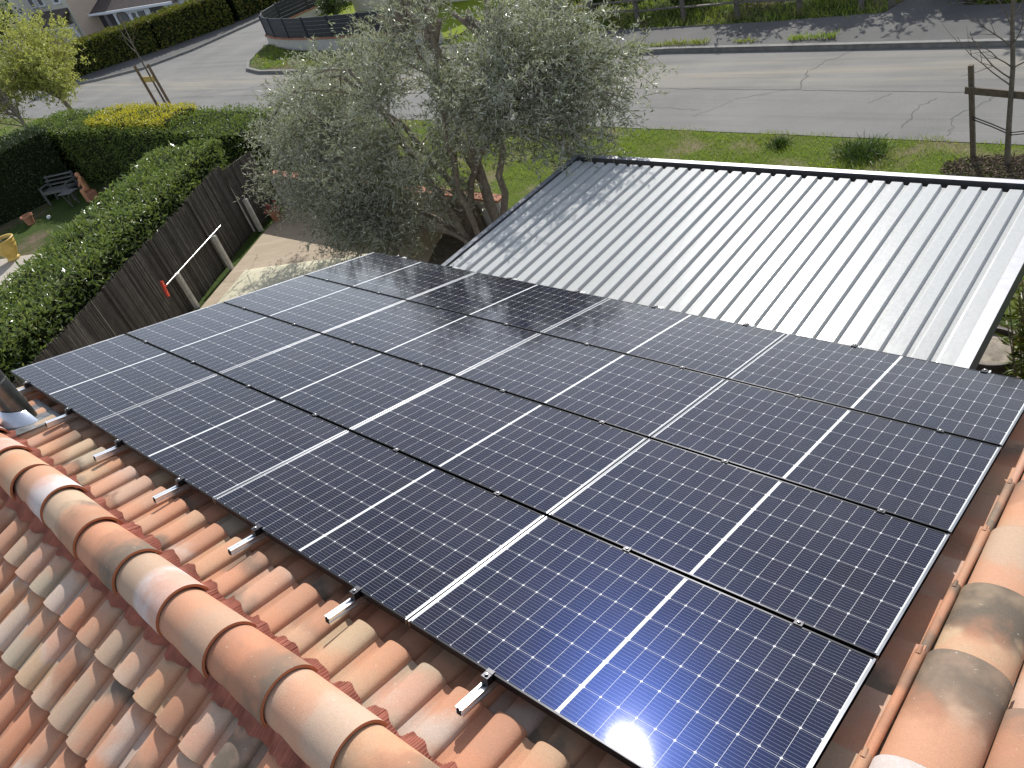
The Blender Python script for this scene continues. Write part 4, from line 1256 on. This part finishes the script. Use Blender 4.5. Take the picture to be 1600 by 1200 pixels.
def a_strip(n):
    x = rng.uniform(-9, -.5, n); y = 19.42 + np.abs(rng.normal(0, .10, n))
    k = (np.sin(x * 1.3 + 2) + np.sin(x * 3.7) > -.5)
    return np.c_[x, y][k] 
g3 = grass("grass", 1500, a_strip, .16, .022); g3.location.z = .1; tag(g3, "thin strip of weeds along the far kerb", "grass")
def a_corner(n):
    x = rng.uniform(-30.5, -20, n); y = rng.uniform(18.75, 22, n)
    lo = np.interp(x, [-30.2, -28.7, -27.4, -26, -20], [22, 20.2, 19.2, 18.85, 18.8]); hi = np.interp(x, [-30, -27.8, -24, -19], [22.9, 21.2, 20.35, 20.1])
    return np.c_[x, y][(y > lo) & (y < hi)]
g4 = grass("grass", 7000, a_corner, .13, .02); g4.location.z = .09; tag(g4, "patchy grass at the street corner below the dark fence", "grass")
def tuft(label, c, r_, n, h, z=0):
    p = rng.normal(0, r_ * .5, (n, 2)) + np.array(c)
    dr = np.c_[(p - np.array(c)) / r_ * .8, np.ones(n)] + rng.normal(0, .3, (n, 3))
    o = leaf_obj("grass_tuft", np.c_[p, np.full(n, z)], dr, h * rng.uniform(.5, 1.2, n), .014 * rng.uniform(.7, 1.3, n), M_tuft, None, droop=.4)
    return tag(o, label, "grass tuft", "dark grass tufts on the verge")
M_tuft = leaf_mat("dark tuft", (.025, .055, .008), (.07, .12, .02), rough=.5, trans=.3)
tuft("broad dark grass tuft on the verge left of the stakes", (2.30, 13.62), .42, 900, .24)
tuft("small dark grass tuft at the road edge in the middle of the verge", (.55, 13.85), .16, 260, .20)
tuft("low dark weed clump on the verge nearest the olive tree", (-.5, 12.2), .25, 350, .22)
# bark mulch round the young tree
n = 2600
a = rng.random(n) * 6.28; r_ = np.sqrt(rng.random(n))
P = np.c_[4.85 + r_ * np.cos(a) * 1.0, 13.22 + r_ * np.sin(a) * .55, .02 + .05 * (1 - r_ ** 2) + rng.random(n) * .03]
mu = leaf_obj("mulch", P, rng.normal(0, 1, (n, 3)) * np.array((1, 1, .35)), rng.uniform(.05, .13, n), rng.uniform(.012, .03, n), leaf_mat("bark chip", (.06, .04, .027), (.26, .20, .14), rough=.9, trans=0.0))
tag(mu, "brown bark mulch spread round the foot of the young tree", "mulch", kind="stuff")

# ------------------------------------------------------------------ far side of the road on the right: rail fence, shrubs, white wall
M_rail = simple("grey rail wood", (.14, .125, .105), .9, var=.3, scale=9)
rf = thing("rail_fence", "grey wooden post and rail fence across the road", "fence", (-2.9, 21.9, 0))
xs = [-13.2, -11.4, -9.6, -7.85, -6.15, -4.35, -2.45, -.75]
for x in xs:
    b = MB(); b.box((x, 21.8, .36), (.13, .13, .95), bev=.012, rz=rng.normal(0, .1)); b.build("fence_post", M_rail, rf)
for z in (.42, .74):
    for a, c in zip(xs[:-1], xs[1:]):
        b = MB(); b.bar((a + .04, 21.72 + rng.normal(0, .01), z + rng.normal(0, .02)), (c + .03, 21.72 + rng.normal(0, .01), z + rng.normal(0, .02)), .035, .11, up=(0, 1, 0)); b.build("fence_rail", M_rail, rf)
for x, lab in ((.05, "left square wooden post at the opening of the rail fence"), (2.02, "right square wooden post by the pale wall")):
    b = MB(); b.box((x if x < 1 else .62, 21.75 if x < 1 else 21.75, .55), (.15, .15, 1.3), bev=.015)
    if x < 1: tag(b.build("gate_post", M_rail), lab, "post", "posts at the fence opening")
M_bush = leaf_mat("bush leaf", (.022, .045, .008), (.085, .125, .02), rough=.5, trans=.25)
bush = [(-12.2, 23.3, 1.5, 2.4), (-9.6, 23.1, 1.4, 2.0), (-7.2, 23.4, 1.3, 1.9), (-4.6, 23.5, 1.5, 2.9), (-2.4, 23.7, 1.5, 3.1), (-.6, 24.2, 1.2, 3.2)]
blab = ["leafy bush at the left end behind the rail fence", "leafy bush behind the rail fence where the olive crown ends", "lower leafy bush behind the middle of the rail fence", "rounded leafy bush behind the rail fence, third from the opening", "dense leafy bush behind the rail fence, second from the opening", "tall leafy bush right beside the fence opening"]
for i, (x, y, r_, h) in enumerate(bush):
    generic_tree("bush", blab[i], (x, y, 0), h, ((0, 0, h * .52), (r_, .9, h * .48)), 34, 16, 12, .15, .07, M_bush, M_bark, .05, cat="bush", group="bushes behind the rail fence", spread=.55)
generic_tree("street_tree", "dark leafy tree beyond the pavement by the pale wall", (3.6, 25.2, 0), 5.2, ((0, 0, 3.4), (3.4, 1.6, 1.9)), 60, 18, 12, .20, .10, M_bush, M_bark, .14, spread=.9)
b = MB()
ww = thing("garden_wall", "pale rendered garden wall across the road on the right", "wall", (2.2, 22.2, 0))
b.box((2.35, 22.2, .75), (2.9, .22, 1.5)); b.build("wall_body", simple("stained pale render", (.50, .47, .42), .9, var=.2, scale=1.5, bump=.2), ww)
b = MB(); b.box((2.35, 22.2, 1.527), (2.96, .30, .05), bev=.01); b.build("coping", M_cop, ww)
cane_plant("wall_weeds", "dark weeds growing along the foot of the pale wall", (2.4, 21.85, 0), .35, 60, 10, .10, .03, M_bush, 1.1)

# ------------------------------------------------------------------ walled plot at the street corner, left of the olive tree
M_pvc = simple("anthracite slat panel", (.016, .021, .032), .5, var=.15, scale=4)
df = thing("slat_fence", "dark blue grey slatted fence on a low white wall at the street corner", "fence", (-25, 21.5, 0))
path = [(-29.6, 31.2), (-30.4, 28.2), (-31.0, 25.9), (-31.25, 24.2), (-30.85, 23.0), (-29.9, 22.2), (-28.6, 21.75), (-27.0, 21.45), (-25.2, 21.25), (-23.2, 21.15), (-21.0, 21.1), (-18.8, 21.1), (-16.5, 21.15)]
for i, (a, c) in enumerate(zip(path[:-1], path[1:])):
    a = np.array(a); c = np.array(c); L = np.linalg.norm(c - a); d = (c - a) / L; ang = math.atan2(d[1], d[0]); mid = (a + c) / 2
    b = MB(); b.box((*mid, .24), (L + .06, .20, .50), rz=ang); b.build("wall_body", M_wallw, df)
    b = MB(); b.box((*mid, .515), (L + .06, .30, .05), rz=ang, bev=.008); b.build("coping", M_cop, df)
    b = MB()
    for k in range(5): b.box((*mid, .630 + k * .175), (L - .06, .035, .168), rz=ang, bev=.006)
    b.build("slat_panel", M_pvc, df)
    b = MB(); b.box((*a, .99), (.09, .09, .92), rz=ang, bev=.006); b.build("fence_post", M_pvc, df)
sheet("plot_lawn", [(-31.2, 24.2), (-30.0, 22.3), (-27.0, 21.5), (-16, 21.2), (-16, 40), (-28, 40), (-30.5, 28)], .10, turf_mat("bright lawn", (.13, .19, .012), (.22, .27, .025), (.17, .22, .02)))
M_beige = simple("beige render", (.60, .56, .48), .9, var=.06, scale=3)
bh = thing("corner_house", "beige rendered house in the corner plot behind the olive crown", "house", (-24.5, 28.5, 0))
b = MB(); b.box((-23.3, 29.2, 1.5), (8.2, 6.4, 3.0)); b.build("wall", M_beige, bh)
b = MB(); b.add([(-27.7, 25.6, 3.0), (-18.9, 25.6, 3.0), (-18.9, 32.8, 3.0), (-27.7, 32.8, 3.0), (-27.7, 29.2, 4.3), (-18.9, 29.2, 4.3)], [(0, 1, 5, 4), (2, 3, 4, 5), (0, 4, 3), (1, 2, 5), (3, 2, 1, 0)]); b.build("roof", simple("far roof tiles", (.30, .17, .11), .9, var=.3, scale=4), bh)
b = MB(); b.box((-25.0, 25.985, 1.55), (1.2, .03, 1.2)); wnd = b.build("window", simple("dark pane", (.03, .035, .04), .2), bh)
b = MB()
for dx in (-.63, .63): b.box((-25.0 + dx, 25.97, 1.55), (.06, .05, 1.32))
for dz in (-.63, .63): b.box((-25.0, 25.97, 1.55 + dz), (1.2, .05, .06))
b.build("frame", M_wallw, wnd, world_coords=True)
generic_tree("plot_shrub", "dark round leaved shrub against the beige corner house", (-27.6, 25.0, .1), 1.3, ((0, 0, .8), (1.0, .7, .6)), 24, 12, 10, .11, .06, M_shrub, M_bark, .04, cat="shrub", spread=.4)

# ------------------------------------------------------------------ far houses, top left
M_slate = simple("dark brown roof", (.075, .058, .052), .85, var=.3, scale=3)
M_white = simple("white render", (.66, .68, .72), .9, var=.05)
M_shut = simple("dark shutter", (.025, .026, .034), .5)
M_pane = simple("grey pane", (.13, .14, .15), .25)
M_cream = simple("cream render", (.52, .50, .43), .9, var=.06)
M_pink = simple("sand render", (.55, .43, .33), .9, var=.06)
wh = thing("white_house", "white bungalow with dark shutters and brown roof behind the thuja hedge", "house", (-51.5, 28, 0))
b = MB(); b.box((-51.0, 29.1, .85), (13.2, 6.0, 2.3)); b.build("wall", M_white, wh)
b = MB(); b.add([(-58.2, 25.5, 1.98), (-44.0, 25.5, 1.98), (-44.0, 32.7, 1.98), (-58.2, 32.7, 1.98), (-58.2, 29.1, 3.9), (-45.4, 29.1, 3.9)], [(0, 1, 5, 4), (2, 3, 4, 5), (0, 4, 3), (1, 2, 5), (3, 2, 1, 0)]); b.build("roof", M_slate, wh)
b = MB(); b.box((-51.1, 25.47, 1.93), (14.0, .08, .14)); b.build("gutter", M_white, wh)
for nm, x, w_, h_, zc, mt in (("shutter", -56.2, .75, 1.35, 1.0, M_shut), ("window", -55.45, .6, 1.3, 1.0, M_pane), ("shutter", -54.7, .75, 1.35, 1.0, M_shut), ("door", -53.0, 1.7, 1.5, .95, M_pane), ("window", -51.2, .5, 1.0, 1.05, M_pane), ("window", -50.0, .95, 1.1, 1.05, M_pane), ("window", -47.6, 1.9, .9, 1.25, M_shut)):
    b = MB()
    if nm == "door":
        pts = [(-w_ / 2, -.75)] + [(w_ / 2, -.75)] + [(w_ / 2 * math.cos(q), .45 + .32 * math.sin(q)) for q in np.linspace(0, math.pi, 9)]
        b.add([(x + p, 26.06, zc + q) for p, q in pts], [tuple(range(len(pts)))]); b.add([(x + p * 1.08, 26.085, zc + q * 1.05) for p, q in pts], [tuple(range(len(pts)))])
    else:
        b.box((x, 26.07, zc), (w_, .06, h_))
    b.build(nm, mt, wh)
lh = thing("sand_house", "two storey sand coloured house with lean-to roof at the far left", "house", (-62, 27, 0))
b = MB(); b.box((-62.0, 28.2, 2.6), (10.6, 7.4, 5.2)); b.build("wall", M_cream, lh)
b = MB(); b.box((-56.68, 28.2, 2.3), (.06, 7.36, 4.58)); b.build("side_wall", M_pink, lh)
b = MB(); b.add([(-67.8, 24.0, 5.2), (-56.2, 24.0, 5.2), (-56.2, 32.4, 5.2), (-67.8, 32.4, 5.2), (-67.8, 28.2, 7.2), (-56.2, 28.2, 7.2)], [(0, 1, 5, 4), (2, 3, 4, 5), (0, 4, 3), (1, 2, 5), (3, 2, 1, 0)]); b.build("roof", M_slate, lh)
b = MB(); b.add([(-63.6, 23.1, 1.98), (-57.0, 23.1, 1.98), (-57.0, 24.49, 2.85), (-63.6, 24.49, 2.85), (-63.6, 23.1, 1.90), (-57.0, 23.1, 1.90), (-57.0, 24.49, 2.6), (-63.6, 24.49, 2.6)], [(0, 1, 2, 3), (7, 6, 5, 4), (0, 4, 5, 1), (1, 5, 6, 2), (3, 7, 4, 0)]); b.build("lean_to_roof", M_slate, lh)
b = MB(); b.box((-60.3, 23.05, 1.86), (6.7, .08, .12)); b.build("gutter", M_white, lh)
b = MB(); b.box((-60.3, 23.9, .8), (6.2, 1.1, 2.0)); b.build("porch_wall", M_cream, lh)
for x in (-62.6, -60.9, -58.0):
    b = MB(); b.box((x, 24.47, 3.95), (.75, .08, 1.25)); w_ = b.build("window", M_shut, lh)
    b = MB(); b.box((x + .5, 24.45, 3.95), (.14, .1, 1.35)); b.box((x - .5, 24.45, 3.95), (.14, .1, 1.35)); b.build("frame", M_white, w_)
    b = MB(); b.box((x, 24.42, 3.24), (1.2, .16, .09)); b.build("sill", M_white, w_)
b = MB(); b.box((-56.6, 26.0, 3.7), (.08, 1.1, 1.1)); b.build("window", M_white, lh)
b = MB(); b.tube([(-57.0, 23.1, 1.9), (-56.8, 24.0, 1.6), (-56.75, 24.3, .3)], .06, 8); b.build("downpipe", M_white, lh)
generic_tree("street_tree", "dark tree at the upper left beside the sand coloured house", (-62.5, 20.5, 0), 5.5, ((0, 0, 3.4), (2.6, 2.0, 2.2)), 40, 16, 10, .22, .12, M_dark, M_bark, .15, spread=.9)

# flowers in a pot at the end of the reed fence
fp = pot("flower_pot", "pot with pink flowers at the end of the reed fence", "plant pot", (-10.95, 8.55, 0), [(.11, 0), (.16, .26), (.18, .26), (.18, .31), (.15, .31), (.13, .24)], M_terra)
M_petal = leaf_mat("pink petal", (.45, .10, .12), (.60, .25, .26), rough=.6)
for k in range(9):
    c_ = np.array((-10.95, 8.55, .40)) + rng.normal(0, .075, 3)
    n = 22
    d_ = norm(rng.normal(0, 1, (n, 3)) + np.array((0, 0, .5)))
    leaf_obj("flower", np.repeat(c_[None], n, 0), d_, .055, .045, M_petal, fp)
